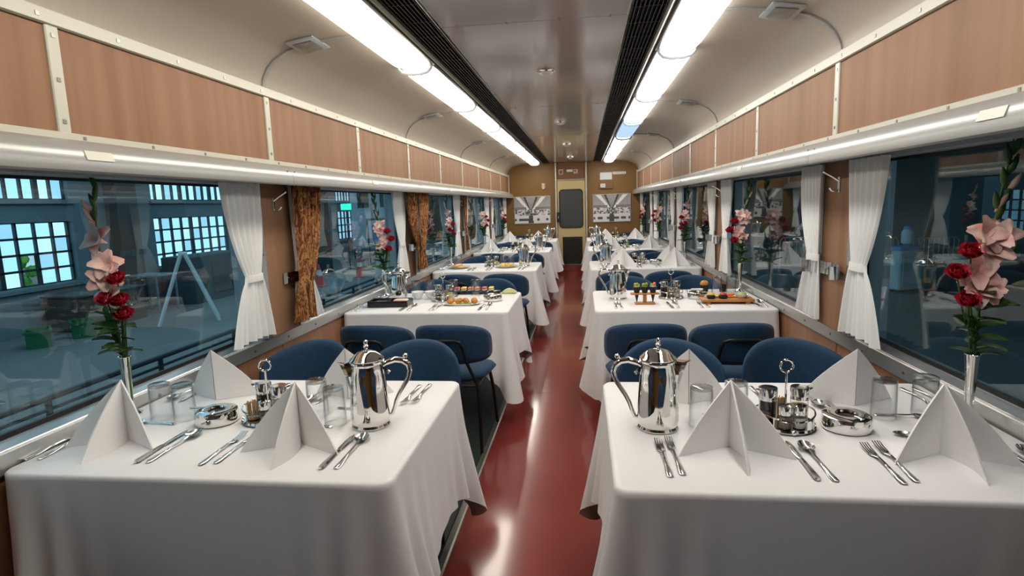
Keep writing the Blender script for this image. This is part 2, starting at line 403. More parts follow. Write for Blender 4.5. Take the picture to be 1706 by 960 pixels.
for y in [Y0 + P * k for k in (-1, 1, 3, 5, 7)]:                 # ribs with junction boxes over the pillars
    for s in (-1, 1):
        pr = [(1.336, 2.012), (1.328, 2.055), (1.303, 2.104), (1.260, 2.146), (1.198, 2.179), (1.12, 2.2015), (1.02, 2.2155), (.92, 2.2245), (.845, 2.2285)]
        t = tag(bpy.data.objects.new('cove_rib', None), '%s metal cove rib with junction box from end door, %s' % (NTH[round((YE - y) / BAY + .1)], SIDE[s]), 'rib', 'cove ribs'); C.objects.link(t); t.location = (0, y, 0)
        rib = G().prism([(s * (x - .004), z - .006) for x, z in pr] + [(s * x, z + .001) for x, z in pr[::-1]], -.011, .011)
        obj('rib', rib, 'rib_grey', t, True, 30)
        bx = G()
        bx.bbox(-.070, .070, -.095, .095, -.012, 0, .003)
        o = obj('junction_box', bx, 'frame_grey', t, loc=(s * 1.085, 0, 2.207), rot=(0, s * .16, 0))
        obj('cover', G().bbox(-.048, .048, -.068, .068, -.017, -.011, .002), 'strip_metal', o)
def grille(s):
    t = thing('air_grille', 'long dark slatted air grille in ceiling, %s of the grey panels' % SIDE[s], 'grille', (s * .515, 0, ZC), 0, 'ceiling air grilles')
    L0, L1 = YB + .02, YE - .06
    obj('duct', G().box(-.075, .082, L0, L1, .07, .075).box(-.078, -.075, L0, L1, 0, .07).box(.082, .085, L0, L1, 0, .07), 'grille_dark', t, False)
    for i in range(8):
        x = -.063 + i * .0185
        obj('slat', G().box(x - .0022, x + .0022, L0, L1, -.002, .016), 'grille', t, False)
    y = L0 + .1; cb = mesh('crossbar', G().box(-.074, .081, -.004, .004, .003, .016), 'grille', False)
    while y < L1: link('crossbar', cb, t, (0, y, 0)); y += .2327
    for x in (-.080, .086): obj('side_frame', G().box(x - .005, x + .005, L0, L1, -.004, .010), 'cream_trim' if (x > 0) == (s > 0) else 'grille', t, False)
grille(-1); grille(1)
LY = [11.78 - 1.40 * i for i in range(11)]
def lamp(s, y1, y0, i):
    mat_ = 'lamp_warm' if s < 0 else ('lamp_blue' if i == 3 else 'lamp_white')
    lab = '%s glowing ceiling lamp diffuser from the end door, %s' % (NTH[i + 1], SIDE[s])
    if mat_ == 'lamp_blue': lab = 'dimmer bluish ceiling lamp diffuser among the white ones, ' + SIDE[s]
    t = thing('ceiling_light', lab, 'lamp', (s * .738, (y0 + y1) / 2, 2.231), 0, 'ceiling lamps, ' + SIDE[s])
    h = (y1 - y0) / 2 - .036
    cs = [(-.098, 0), (-.095, -.020), (-.074, -.038), (-.034, -.046), (.034, -.046), (.074, -.038), (.095, -.020), (.098, 0)]
    rings = [[(x * k, y, z * kz) for x, z in cs] for y, k, kz in ((-h, .60, .2), (-h + .025, .86, .7), (-h + .07, .97, .94), (-h + .12, 1, 1), (h - .12, 1, 1), (h - .07, .97, .94), (h - .025, .86, .7), (h, .60, .2))]
    obj('diffuser', G().loft(rings), mat_, t, True, 30)
    obj('lamp_tray', G().box(-.100, .100, -h - .036, h + .036, -.004, .003), 'cream_trim', t, False)
    ib = -s
    obj('side_rail', G().bbox(min(ib * .100, ib * .122), max(ib * .100, ib * .122), -h - .036, h + .036, -.010, .004, .003), 'grille', t)
    obj('end_clip', G().tube([(x * 1.0, h + .034, z * 1.12 - .002) for x, z in cs], .011, 6), 'frame_grey', t)
for s in (-1, 1):
    for i in range(8): lamp(s, LY[i], LY[i + 1], i)
dl = thing('ceiling_downlight', 'x', 'downlight', group='round fittings along the ceiling centre')
obj('bezel', G().lathe([(.062, 0), (.062, -.008), (.055, -.016), (.048, -.018), (.044, -.012), (.044, 0)], 28), 'chrome', dl)
obj('dome', G().lathe([(.044, -.008), (.042, -.020), (.033, -.030), (.018, -.035), (.003, -.036)], 28), 'white_plastic', dl)
dls = Stock(dl)
for i, y in enumerate((3.74, 6.06, 8.39, 10.72)):
    dls.put((0, y, ZC), 0, 'round chrome-rimmed ceiling fitting, %s from the end door' % ('fourth', 'third', 'second', 'nearest')[i])

# ------------------------------------------------------------------ end wall with door
we = struct(obj('wall_end', G().box(-1.56, 1.56, YE, YE + .1, -.1, 2.42), 'mustard', smooth=False), 'mustard brown end wall')
struct(obj('wall_rear', G().box(-1.56, 1.56, YB - .1, YB, -.1, 2.42), 'mustard', smooth=False), 'mustard brown rear wall')
d = sempty('door_1', 'cream end door with rounded dark window and black louver', (0, YE, 0))
obj('leaf', G().bbox(-.305, .262, -.035, 0, .124, 1.868, .006), 'door_cream', d)
pw = rrect(.235, .385, .075)
def wpl(sc_, y): return [(-.027 + a + (a and (a / abs(a)) * sc_), y, 1.29 + b + (b and (b / abs(b)) * sc_)) for a, b in pw]
sl = G(); sl.loft([wpl(.012, -.035), wpl(.012, -.05), wpl(-.006, -.05), wpl(-.006, -.035)], False)
obj('window_seal', sl, 'rubber', d)
obj('window_pane', G().loft([wpl(-.004, -.036), wpl(-.004, -.042)]), 'dark_pane', d, False)
lv = obj('louver', G().box(-.205, .19, -.040, -.034, .14, .70), 'louver', d, False)
for i in range(17): obj('slat', G().prism([(-.198, 0), (.183, 0), (.183, .004), (-.198, .004)], 0, .018), 'louver', lv, False, loc=(0, -.050, .158 + i * .031), rot=(.6, 0, 0))
obj('louver_frame', G().box(-.212, -.202, -.048, -.034, .133, .707).box(.187, .197, -.048, -.034, .133, .707).box(-.212, .197, -.048, -.034, .700, .710), 'louver', d, False)
lb = obj('lock_box', G().bbox(-.325, -.255, -.085, -.03, 1.02, 1.225, .006), 'black_plastic', d)
obj('handle', G().bbox(-.30, -.28, -.10, -.085, 1.10, 1.15, .003), 'steel', lb)
obj('hinge', G().bbox(.262, .275, -.05, -.02, 1.62, 1.80, .003).bbox(.262, .275, -.05, -.02, .5, .68, .003), 'post', d)
for i, x in enumerate((-.332, .287)):
    struct(obj('trim_%d' % (i + 2), G().bbox(x - .02, x + .02, YE - .055, YE, .003, ZC, .008), 'post'), 'pale metal post beside the end door')
struct(obj('trim_4', G().bbox(-.312, .267, YE - .05, YE, 1.872, 1.892, .004), 'post'), 'pale bar across the top of the end door')
struct(obj('trim_5', G().bbox(-.312, .267, YE - .02, YE, 1.894, ZC, .003), 'header_brown'), 'dark brown panel above the end door')
for i, s in enumerate((-1, 1)):
    struct(obj('trim_%d' % (i + 6), G().bbox(min(s * 1.30, s * 1.326), max(s * 1.30, s * 1.326), YE - .02, YE, 1.56, 2.03, .004), 'cream_trim'), 'corner strip where panels meet the end wall')
# posters: monochrome prints of a dining car interior
def picture(u, v, var):
    h = lambda a, b: (math.sin(a * 127.1 + b * 311.7 + var * 17) * 43758.5453) % 1
    cx = .46 if var else .5
    if v > .52:
        dx = abs(u - cx); t = (v - .52) / .48
        c = .42 - .12 * t
        if abs(dx - (.07 + .30 * t)) < .03 + .035 * t: c = .88
        elif abs(dx - (.03 + .15 * t)) < .012 + .02 * t: c = .06
        elif dx < .03 + .13 * t: c = .30 + .1 * t
        if v < .60 and dx > .12: c = .22
        return c
    if v > .30:
        dx = abs(u - cx)
        if dx < .15 and h(int(u * 22), int(v * 18)) > .35: return .05 + .5 * h(int(u * 30), int(v * 30)) ** 3
        c = .62 if int(u * 12) % 2 else .75
        if h(int(u * 26), int(v * 22)) > .72: c = .10
        return c
    dx = abs(u - cx)
    if dx < .055 + .05 * (.3 - v): return .08
    c = .78 - .15 * (.3 - v)
    if .10 < v < .2 and h(int(u * 16), 3) > .45: c = .09
    return c
def poster(name, x0, x1, z0, z1, var, label):
    t = thing(name, label, 'poster', ((x0 + x1) / 2, YE, z0))
    hw = (x1 - x0) / 2; H = z1 - z0
    fr = G()
    for a, b, c, e in ((-hw, hw, 0, .014), (-hw, hw, H - .014, H), (-hw, -hw + .014, .014, H - .014), (hw - .014, hw, .014, H - .014)): fr.bbox(a, b, -.022, 0, c, e, .002)
    obj('frame', fr, 'post', t)
    nu, nv = 60, 44; g = G().grid(lambda u, v: (-hw + .012 + u * (2 * hw - .024), -.014, .012 + v * (H - .024)), nu, nv)
    me = mesh('print', g, 'print', False); ca = me.color_attributes.new('Col', 'FLOAT_COLOR', 'CORNER')
    for p in me.polygons:
        cc = p.center; c = picture((cc.x + hw) / (2 * hw), cc.z / H, var)
        for li in p.loop_indices: ca.data[li].color = (c, c * .97, c * .97, 1)
    link('print', me, t)
poster('framed_photograph', -1.215, -.452, 1.0, 1.572, 1, 'framed black-and-white dining car print between window and lock side of door')
poster('framed_photograph', .415, 1.185, .99, 1.565, 0, 'framed black-and-white dining car print below the thermostat board')
def small(name, label, cat, parts):
    t = thing(name, label, cat, (0, YE, 0))
    for n, g, m in parts: obj(n, g, m, t)
small('wall_lamp', 'small pale lamp fitting on end wall above a framed print', 'lamp', [('back_plate', G().bbox(-.63, -.555, -.01, 0, 1.715, 1.83, .004), 'door_cream'), ('tube', G().bbox(-.612, -.573, -.035, -.01, 1.70, 1.815, .01), 'white_plastic'), ('stripe', G().bbox(-.598, -.588, -.038, -.034, 1.74, 1.80, .002), 'wasabi')])
small('framed_sign', 'small square framed sign on brown panel over door', 'sign', [('frame', G().bbox(-.268, -.178, -.034, -.02, 1.99, 2.09, .004), 'cream_trim'), ('face', G().bbox(-.255, -.191, -.037, -.033, 2.004, 2.076, .001), 'header_brown'), ('emblem', G().lathe([(.02, 0), (.02, .003)], 16).mapped(lambda p: (p[0] - .223, -.037 - p[2], p[1] + 2.04)), 'pepper')])
small('oval_plate', 'white rounded plate on brown panel over door', 'sign', [('plate', G().loft([[(-.045 + a, y, 2.062 + b) for a, b in rrect(.065, .024, .022)] for y in (-.02, -.028)]), 'white_plastic')])
small('notice_sticker', 'small printed sticker beside the white oval plate', 'sign', [('sheet', G().box(.035, .12, -.023, -.02, 2.0, 2.085), 'cream_trim'), ('print', G().box(.045, .09, -.0245, -.023, 2.035, 2.072).box(.07, .112, -.0245, -.023, 2.008, 2.02), 'pepper')])
small('paper_notice', 'plain white paper notice on end wall above thermostat', 'notice', [('sheet', G().box(.57, .81, -.003, 0, 1.855, 2.0), 'paper'), ('text_lines', G().box(.60, .78, -.004, -.003, 1.96, 1.964).box(.60, .78, -.004, -.003, 1.93, 1.934).box(.60, .76, -.004, -.003, 1.90, 1.904), 'salt')])
small('number_strip', 'narrow white strip of small dark marks beside paper notice', 'sign', [('strip', G().box(.825, 1.09, -.004, 0, 1.955, 2.005), 'paper'), ('mark', G().box(.84, .852, -.005, -.004, 1.972, 1.988).box(.872, .886, -.005, -.004, 1.972, 1.988).box(.905, .918, -.005, -.004, 1.972, 1.988).box(.94, .952, -.005, -.004, 1.972, 1.988).box(.974, .987, -.005, -.004, 1.972, 1.988).box(1.008, 1.02, -.005, -.004, 1.972, 1.988).box(1.05, 1.062, -.005, -.004, 1.972, 1.988), 'black_plastic')])
small('thermostat', 'white thermostat mounted on a brown board', 'thermostat', [('board', G().bbox(.54, .82, -.03, 0, 1.67, 1.79, .004), 'header_brown'), ('body', G().bbox(.575, .675, -.055, -.03, 1.695, 1.775, .006), 'white_plastic'), ('screen', G().box(.59, .66, -.057, -.0545, 1.715, 1.76), 'banner')])

# ------------------------------------------------------------------ chairs
def build_chair():
    t = thing('dining_chair', 'x', 'chair', group='blue dining chairs')
    def seat_b(p):
        a, b, h = p; w = 1 + .10 * (b / .21)
        return (a * w, b + .02, .432 + h - .02 * (b > 0) * (b / .21) ** 2)
    obj('seat', G().shell(.215, .215, .075, seat_b, 3.0), 'blue_fabric', t, True, 180)
    def back_b(p):
        a, b, h = p
        return (a * (1 - .9 * a * a), -.245 + 3.3 * a * a + h - .14 * (b + .1), .648 + b * (1 - .9 * a * a) - .66 * a * a)
    obj('backrest', G().shell(.245, .118, .052, back_b, 4.0, 28, 16), 'blue_fabric', t, True, 180)
    fr = []
    for sx in (-1, 1):
        obj('leg', G().tube([(sx * .165, -.20, .40), (sx * .175, -.212, .30), (sx * .182, -.235, .012), (sx * .182, -.235, .002)], [.011, .011, .009, .009], 8), 'black_metal', t)
        obj('leg', G().tube([(sx * .165, .15, .40), (sx * .180, .20, .25), (sx * .188, .245, .012), (sx * .188, .245, .002)], [.011, .011, .009, .009], 8), 'black_metal', t)
    obj('back_frame', G().tube([(-.165, -.20, .40), (-.150, -.235, .46), (-.120, -.270, .56), (-.108, -.288, .64), (-.095, -.296, .668), (-.070, -.302, .678), (0, -.303, .679), (.070, -.302, .678), (.095, -.296, .668), (.108, -.288, .64), (.120, -.270, .56), (.150, -.235, .46), (.165, -.20, .40)], .0095, 8), 'black_metal', t)
    obj('seat_frame', G().tube([(-.165, -.20, .395), (.165, -.20, .395)], .009, 6).tube([(-.165, .15, .395), (.165, .15, .395)], .009, 6).tube([(-.165, -.20, .395), (-.165, .15, .395)], .009, 6).tube([(.165, -.20, .395), (.165, .15, .395)], .009, 6), 'black_metal', t)
    return Stock(t)
CH = build_chair()
for k in range(5):
    for s in (-1, 1):
        for far in (0, 1):
            for win in (0, 1):
                x = s * ((.555, 1.02) if not far else (.585, 1.115))[win]
                y = TC[k] - .765 if not far else TC[k] + .685
                lab = 'blue chair, %s seat facing %s end door, %s' % ('window' if win else 'aisle', 'away from' if far else 'the', '%s table from door, %s' % (ORD[k], SIDE[s]))
                CH.put((x, y, 0), PI * far + random.uniform(-.03, .03), lab)

# ------------------------------------------------------------------ tables and cloths
def build_table():
    t = thing('dining_table', 'x', 'table', group='dining tables')
    obj('tabletop', G().bbox(-.545, .545, -.415, .415, .685, .712, .006), 'table_wood', t)
    for y in (-.30, .30): obj('leg', G().tube([(.05, y, .685), (.05, y, .005)], .022, 10), 'black_metal', t)
    obj('foot', G().bbox(.02, .08, -.33, .33, .001, .03, .006), 'black_metal', t)
    return Stock(t)
TB = build_table()
def cloth(k, s):
    rnd = random.Random(k * 7 + s)
    x0, x1, y0, y1, r = .285, 1.405, TC[k] - .432, TC[k] + .425, .035
    pts = []                                           # outline, counter-clockwise in (|x|, y)
    cor = []
    def seg(a, b, n):
        for i in range(n): t = i / n; pts.append((a[0] + (b[0] - a[0]) * t, a[1] + (b[1] - a[1]) * t))
    def arc(c, a0, n=8):
        for i in range(n):
            a = math.radians(a0 + 90 * i / n); pts.append((c[0] + r * math.cos(a), c[1] + r * math.sin(a)))
    seg((x0 + r, y0), (x1 - r, y0), 70); arc((x1 - r, y0 + r), -90); seg((x1, y0 + r), (x1, y1 - r), 40); arc((x1 - r, y1 - r), 0)
    seg((x1 - r, y1), (x0 + r, y1), 60); arc((x0 + r, y1 - r), 90); seg((x0, y1 - r), (x0, y0 + r), 60); arc((x0 + r, y0 + r), 180)
    n = len(pts); nor = []; L = [0]
    for i in range(n):
        a, b = pts[i - 1], pts[(i + 1) % n]; dx, dy = b[0] - a[0], b[1] - a[1]; q = math.hypot(dx, dy) or 1; nor.append((dy / q, -dx / q))
        if i: L.append(L[-1] + math.hypot(pts[i][0] - pts[i - 1][0], pts[i][1] - pts[i - 1][1]))
    corners = [(x0, y0), (x1, y0), (x1, y1), (x0, y1)]
    ph = [rnd.uniform(0, 6.28) for _ in range(6)]
    zt = .720; rings = []
    def ringpt(i, t):
        x, y = pts[i]; nx, ny = nor[i]
        ds = [math.hypot(x - c[0], y - c[1]) for c in corners]; dc = min(ds)
        cw = math.exp(-(dc / .085) ** 2); cw2 = math.exp(-(dc / .20) ** 2)
        hang = .385 + .145 * cw + .05 * cw2 + .012 * math.sin(L[i] * 7 + ph[0])
        fold = .004 * math.sin(L[i] * 14 + ph[1]) + cw2 * .026 * math.sin(L[i] * 58 + ph[2]) + (1 - cw2) * .010 * math.sin(L[i] * 8.5 + ph[3]) * math.sin(L[i] * 3.1 + ph[4])
        off = .004 + t ** 1.1 * (.026 + .036 * cw + .022 * cw2) + t ** 1.5 * fold * 1.8
        if t == 0: off = -.004
        X = x + nx * off; Y = y + ny * off
        Z = zt - (.0 if t == 0 else .004 + t * hang)
        if x > x1 - .2:                                # tucked between table and wall
            w = min(1, (x - x1 + .2) / .2); X = X - w * t * .05
        return (s * min(X, 1.411), Y, Z)
    for t in (0, .004, .03, .1, .2, .32, .45, .58, .7, .82, .92, 1): rings.append([ringpt(i, t) for i in range(n)])
    g = G(); g.loft(rings, False)
    g.add([], []); g.f.append(tuple(range(n)))
    me = mesh('tablecloth', g, 'cloth', True, 70)
    o = link('tablecloth', me)
    tag(o, 'white cloth draped over %s' % where(k, s), 'tablecloth', 'white tablecloths')
    # move origin to the table
    c = Vector((s * .845, TC[k], 0)); me.transform(Matrix.Translation(-c)); o.location = c
for k in range(5):
    for s in (-1, 1):
        TB.put((s * .848, TC[k] - .004, 0), 0 if s > 0 else PI, 'dining table hidden under white cloth, ' + where(k, s))
        cloth(k, s)
ZT = .7205

# ------------------------------------------------------------------ tableware models
def build_jug():
    t = thing('coffee_jug', 'x', 'jug', group='silver jugs')
    body = [(.050, 0), (.060, .001), (.062, .006), (.058, .013), (.060, .020), (.0625, .032), (.0615, .07), (.058, .12), (.0535, .17), (.0505, .20), (.0515, .206), (.0545, .209), (.0545, .214), (.050, .217)]
    obj('body', G().lathe(body, 40), 'chrome', t)
    lid = obj('lid', G().lathe([(.053, .2172), (.0545, .220), (.050, .224), (.042, .232), (.030, .241), (.016, .246), (.006, .248)], 36), 'chrome', t)
    obj('finial', G().lathe([(.006, .247), (.0045, .252), (.008, .258), (.0085, .262), (.005, .267), (.0075, .272), (.0065, .278), (.001, .281)], 16), 'chrome', lid)
    sp = []
    for z, o, w in ((.105, .052, .006), (.13, .060, .012), (.16, .066, .017), (.185, .074, .020), (.205, .085, .019), (.214, .096, .013)):
        sp.append([(.045, -w * .9, z), (.5 * (.045 + o), -w, z - .004), (o, 0, z - .008 if z < .2 else z), (.5 * (.045 + o), w, z - .004), (.045, w * .9, z), (.045, 0, z + .004)])
    obj('spout', G().loft(sp), 'chrome', t, True, 50)
    hp = [(-.050, 0, .185), (-.054, 0, .176), (-.060, 0, .170)]
    hp = [(-.048, 0, .195), (-.060, 0, .205), (-.078, 0, .212), (-.096, 0, .208), (-.109, 0, .194), (-.113, 0, .172), (-.108, 0, .150), (-.097, 0, .126), (-.085, 0, .102), (-.076, 0, .078), (-.070, 0, .052), (-.064, 0, .034), (-.057, 0, .032)]
    hp = [(-.048 + (x + .048) * 1.32, y, z) for x, y, z in hp]
    hd = obj('handle', G().tube(hp, [.007, .0085, .0095, .0095, .009, .0085, .0075, .007, .0068, .0066, .0066, .0066, .006], 10), 'chrome', t)
    obj('curl', G().tube([(-.060, 0, .205), (-.057, 0, .190), (-.058, 0, .176), (-.064, 0, .170), (-.068, 0, .176)], [.006, .006, .0055, .005, .004], 8), 'chrome', hd)
    obj('thumb_knob', G().tube([(-.116, 0, .203), (-.120, 0, .216)], .005, 8).ball((-.121, 0, .222), .0085), 'chrome', hd)
    return Stock(t)
JUG = build_jug()
def build_tumbler():
    prof = [(.0365, 0), (.0365, .002), (.0345, .115), (.0335, .122), (.030, .124), (.001, .124)]
    inner = [(.001, .112), (.030, .113), (.0325, .110), (.0343, .002), (.0343, 0)]
    t = thing('tumbler', 'x', 'glass', group='upturned tumblers')
    obj('wall', G().lathe(prof + inner, 28, cap=False), 'tumbler', t)
    obj('base', G().lathe([(.001, .1135), (.0315, .1135), (.0325, .118), (.031, .1225), (.001, .1225)], 28, cap=False), 'tumbler', t)
    return Stock(t)
TUM = build_tumbler()
def strip(prof, n=None):                    # (y, half width, z, thickness)
    rings = []
    for y, w, z, th in prof: rings.append([(-w, y, z), (-w * .6, y, z - th * .3), (w * .6, y, z - th * .3), (w, y, z), (w * .6, y, z + th * .7), (-w * .6, y, z + th * .7)])
    return G().loft(rings)
HAND = [(-.112, .004, .003, .003), (-.108, .0085, .003, .004), (-.09, .0085, .0032, .004), (-.05, .0050, .0045, .004), (-.01, .0035, .0075, .004)]
def cut(name, label, cat, group, parts):
    t = thing(name, label, cat, group=group)
    for n, g in parts: obj(n, g, 'steel', t, True, 50 if n != 'bowl' else 120)
    return Stock(t)
fk = G(); 
for i in range(4):
    x = -.0093 + i * .0062; fk.loft([[(x - .0014, y, z - .001), (x + .0014, y, z - .001), (x + .0014, y, z + .001), (x - .0014, y, z + .001)] for y, z in ((.056, .0035), (.085, .0055), (.110, .011))])
FORK = cut('fork', 'x', 'fork', 'steel forks', [('handle', strip(HAND + [(.02, .0035, .0085, .0035)])), ('head', strip([(.018, .0035, .0085, .0035), (.035, .0065, .006, .003), (.046, .0112, .004, .002), (.058, .0112, .0035, .002)])), ('tines', fk)])
KNIFE = cut('knife', 'x', 'knife', 'steel knives', [('handle', strip([(-.118, .004, .004, .006), (-.113, .0085, .004, .008), (-.08, .0080, .004, .008), (-.01, .0055, .004, .007), (0, .005, .004, .005)])), ('blade', strip([(0, .005, .004, .003), (.012, .0085, .004, .0022), (.07, .010, .004, .002), (.10, .008, .004, .0018), (.116, .001, .004, .0015)]))])
def bowl(u, v):
    a = 2 * PI * u; r = v; w = .0205 - .003 * math.sin(a) * v
    return (w * r * math.cos(a), .078 + .031 * r * math.sin(a), .0105 * r * r + .0035)
def bowl2(u, v):
    x, y, z = bowl(u, v); return (x, y, z - .0012)
SPOON = cut('spoon', 'x', 'spoon', 'steel spoons', [('handle', strip(HAND + [(.03, .0035, .0095, .0035), (.052, .005, .0125, .003)])), ('bowl', G().grid(bowl, 28, 7).grid(bowl2, 28, 7))])
TEAS = cut('dessert_spoon', 'x', 'spoon', 'small dessert spoons', [('handle', strip([(y * .66, w * .75, z * .8, t) for y, w, z, t in HAND + [(.03, .0035, .0095, .0035), (.052, .005, .0125, .003)]])), ('bowl', G().grid(bowl, 20, 4).grid(bowl2, 20, 4).mapped(lambda p: (p[0] * .66, p[1] * .66, p[2] * .7)))])
def build_ashtray():
    t = thing('sugar_pot', 'x', 'pot', group='low steel pots')
    obj('wall', G().lathe([(.058, 0), (.066, .003), (.0675, .010), (.0675, .036), (.0652, .0425), (.058, .0462), (.038, .0480), (.0305, .0455), (.0285, .040), (.050, .036), (.060, .030), (.060, .008), (.001, .006), (.001, .001)], 36, cap=False), 'chrome', t)
    obj('inner_cup', G().lathe([(.0285, .0365), (.0285, .012), (.001, .010)], 28, cap=False), 'pepper', t)
    obj('clip', G().bbox(-.005, .005, -.058, -.030, .0465, .0500, .001), 'chrome', t)
    return Stock(t)
ASH = build_ashtray()
def build_cruet():
    t = thing('cruet_stand', 'x', 'cruet stand', group='chrome cruet stands')
    obj('tray', G().lathe([(.068, 0), (.083, .002), (.087, .008), (.084, .014), (.080, .010), (.001, .009)], 36), 'chrome', t)
    obj('rail', G().tube([(.081 * math.cos(a), .081 * math.sin(a), .045 + .006 * math.cos(2 * a)) for a in [2 * PI * i / 36 for i in range(36)]], .0028, 6, True), 'chrome', t)
    for i in range(4):
        a = PI / 4 + PI / 2 * i; obj('rail_post', G().tube([(.081 * math.cos(a), .081 * math.sin(a), .008), (.081 * math.cos(a), .081 * math.sin(a), .045)], .0025, 6), 'chrome', t)
    obj('rod', G().tube([(0, 0, .008), (0, 0, .165)], .0032, 8), 'chrome', t)
    obj('ring_handle', G().tube([(.019 * math.cos(a), 0, .186 + .019 * math.sin(a)) for a in [2 * PI * i / 28 for i in range(28)]], .0032, 8, True), 'chrome', t)
    for i in range(3):
        a = 2 * PI * i / 3 + .4; obj('foot', G().ball((.082 * math.cos(a), .082 * math.sin(a), .009), .009, 8, 5), 'chrome', t)
    return Stock(t)
CRU = build_cruet()
def build_bottle(name, label, cat, grp, r, h, fill, fm, caph, spout=True, capm='chrome'):
    t = thing(name, label, cat, group=grp)
    obj('glass_body', G().lathe([(.001, .0005), (r, .0005), (r, h), (r * .94, h + .003)], 20, cap=False), 'tumbler', t)
    obj('contents', G().lathe([(r * .9, .003), (r * .9, fill)], 20), fm, t)
    if caph:
        c = obj('cap', G().lathe([(r * 1.03, h - .002), (r * 1.05, h + caph - .004), (r * .98, h + caph), (.001, h + caph + .001)], 20), capm, t)
        if spout: obj('spout', G().tube([(r, 0, h + caph * .75), (r + .012, 0, h + caph * .85)], [.005, .003], 8), capm, c)
    return t
SOY = Stock(build_bottle('soy_bottle', 'x', 'bottle', 'soy sauce bottles', .0255, .072, .069, 'soy', .036))
OIL = Stock(build_bottle('oil_bottle', 'x', 'bottle', 'oil bottles', .0255, .072, .052, 'oil', .036))
SALT = Stock(build_bottle('salt_shaker', 'x', 'shaker', 'salt shakers', .0185, .046, .034, 'salt', .024, False))
PEP = Stock(build_bottle('pepper_shaker', 'x', 'shaker', 'pepper shakers', .0185, .046, .038, 'pepper', .024, False))
def build_picks():
    t = build_bottle('toothpick_holder', 'x', 'holder', 'toothpick holders', .0205, .055, .010, 'pick', 0, False)
    g = G(); rr = random.Random(3)
    for i in range(38):
        a = rr.uniform(0, 6.28); q = .0172 * math.sqrt(rr.random()); g.tube([(q * math.cos(a), q * math.sin(a), .010), (q * math.cos(a) * .98, q * math.sin(a) * .98, .062 + rr.uniform(-.002, .003))], .0012, 5)
    o = obj('toothpicks', g, 'pick', t); o['kind'] = 'stuff'
    return Stock(t)
PICK = build_picks()
def build_napkin():
    g = G(); H = .192
    for ang, ln, cur in ((207, .168, .0), (272, .180, .022), (333, .172, .0)):
        a = math.radians(ang); dx, dy = math.cos(a), math.sin(a); px, py = -dy, dx
        def side(off):
            def fn(u, v):                     # u along the fin, v up
                l = ln * u * (1 - v) + .0; b = cur * math.sin(PI * u) * (1 - v)
                l2 = l + .012 * math.sin(PI * v) * u
                w = off * (1 if u < .98 else 1)
                return (dx * l2 + px * (w + b), dy * l2 + py * (w + b), v * H)
            return fn
        g.grid(side(.0022), 8, 8); g.grid(side(-.0022), 8, 8)
        f1, f2 = side(.0022), side(-.0022)
        edge = []
        for j in range(9):
            v = j / 8; edge.append([f1(1, v), f2(1, v)])
        g.loft(edge, False, False)
        g.add([f1(i / 8, 0) for i in range(9)] + [f2(i / 8, 0) for i in range(9)], [(i, i + 1, i + 10, i + 9) for i in range(8)])
    return mesh('folded_napkin', g, 'napkin', True, 60)
NAPM = build_napkin()
def napkin(x, y, rz, label, sc_=1):
    o = link('folded_napkin', NAPM, None, (x, y, ZT), (0, 0, rz), (sc_,) * 3); tag(o, label, 'napkin', 'white napkins folded into pyramids')

# ------------------------------------------------------------------ flowers
def build_vase():
    t = thing('bud_vase', 'x', 'vase', group='silver bud vases')
    obj('body', G().lathe([(.001, .0), (.034, .0), (.035, .004), (.024, .010), (.0125, .022), (.0115, .06), (.014, .12), (.018, .185), (.0205, .208), (.0185, .209), (.016, .185), (.010, .06), (.001, .05)], 24, cap=False), 'chrome', t)
    obj('rim', G().tube([(.0198 * math.cos(a), .0198 * math.sin(a), .209) for a in [2 * PI * i / 24 for i in range(24)]], .0016, 6, True), 'chrome', t)
    return Stock(t)
VASE = build_vase()
def petal(g, base, d, up, ln, wd, curl, n=4):
    d = Vector(d).normalized(); up = Vector(up); up = (up - d * up.dot(d)).normalized(); sd = d.cross(up); b = Vector(base)
    def fn(u, v):
        w = wd * math.sin(PI * min(.93, .10 + .86 * v ** .85)) ** .55
        x = (u - .5) * 2
        ruf = .10 * wd * math.sin(x * 5 + v * 7) * v
        return b + d * (ln * v * (1 - .10 * x * x * v)) + sd * (x * w) + up * (curl * v * v * ln + .30 * abs(x) ** 2 * w + ruf)
    g.grid(fn, 6, n)
def glad_flower():
    g = G()
    for ring, (tilt, ln, wd, o) in enumerate(((.62, .056, .023, 0), (1.0, .058, .026, PI / 3))):
        for i in range(3):
            a = o + 2 * PI * i / 3
            d = (math.cos(a) * math.sin(tilt), math.sin(a) * math.sin(tilt), math.cos(tilt)); up = (-math.cos(a), -math.sin(a), .9)
            petal(g, (0, 0, .004), d, up, ln, wd, -.45, 6)
    g.lathe([(.003, -.024), (.006, -.008), (.012, .008)], 8)
    return mesh('flower', g, 'glad', True, 80)
def bud_mesh():
    g = G().lathe([(.002, -.02), (.007, 0), (.0085, .015), (.006, .032), (.001, .044)], 8); return mesh('bud', g, 'glad', True, 80)
def calyx_mesh():
    g = G().lathe([(.003, -.02), (.0095, 0), (.0085, .018), (.002, .040)], 8); return mesh('bud_sheath', g, 'leaf', True, 80)
def rose_mesh():
    g = G()
    for n, tilt, ln, wd in ((5, 1.25, .034, .021), (5, .85, .033, .020), (4, .5, .031, .017), (3, .22, .028, .012)):
        for i in range(n):
            a = 2 * PI * i / n + n * .7 + tilt
            d = (math.cos(a) * math.sin(tilt), math.sin(a) * math.sin(tilt), math.cos(tilt)); petal(g, (math.cos(a) * .003, math.sin(a) * .003, 0), d, (-math.cos(a), -math.sin(a), .6), ln, wd, .35)
    return mesh('bloom', g, 'rose', True, 80)
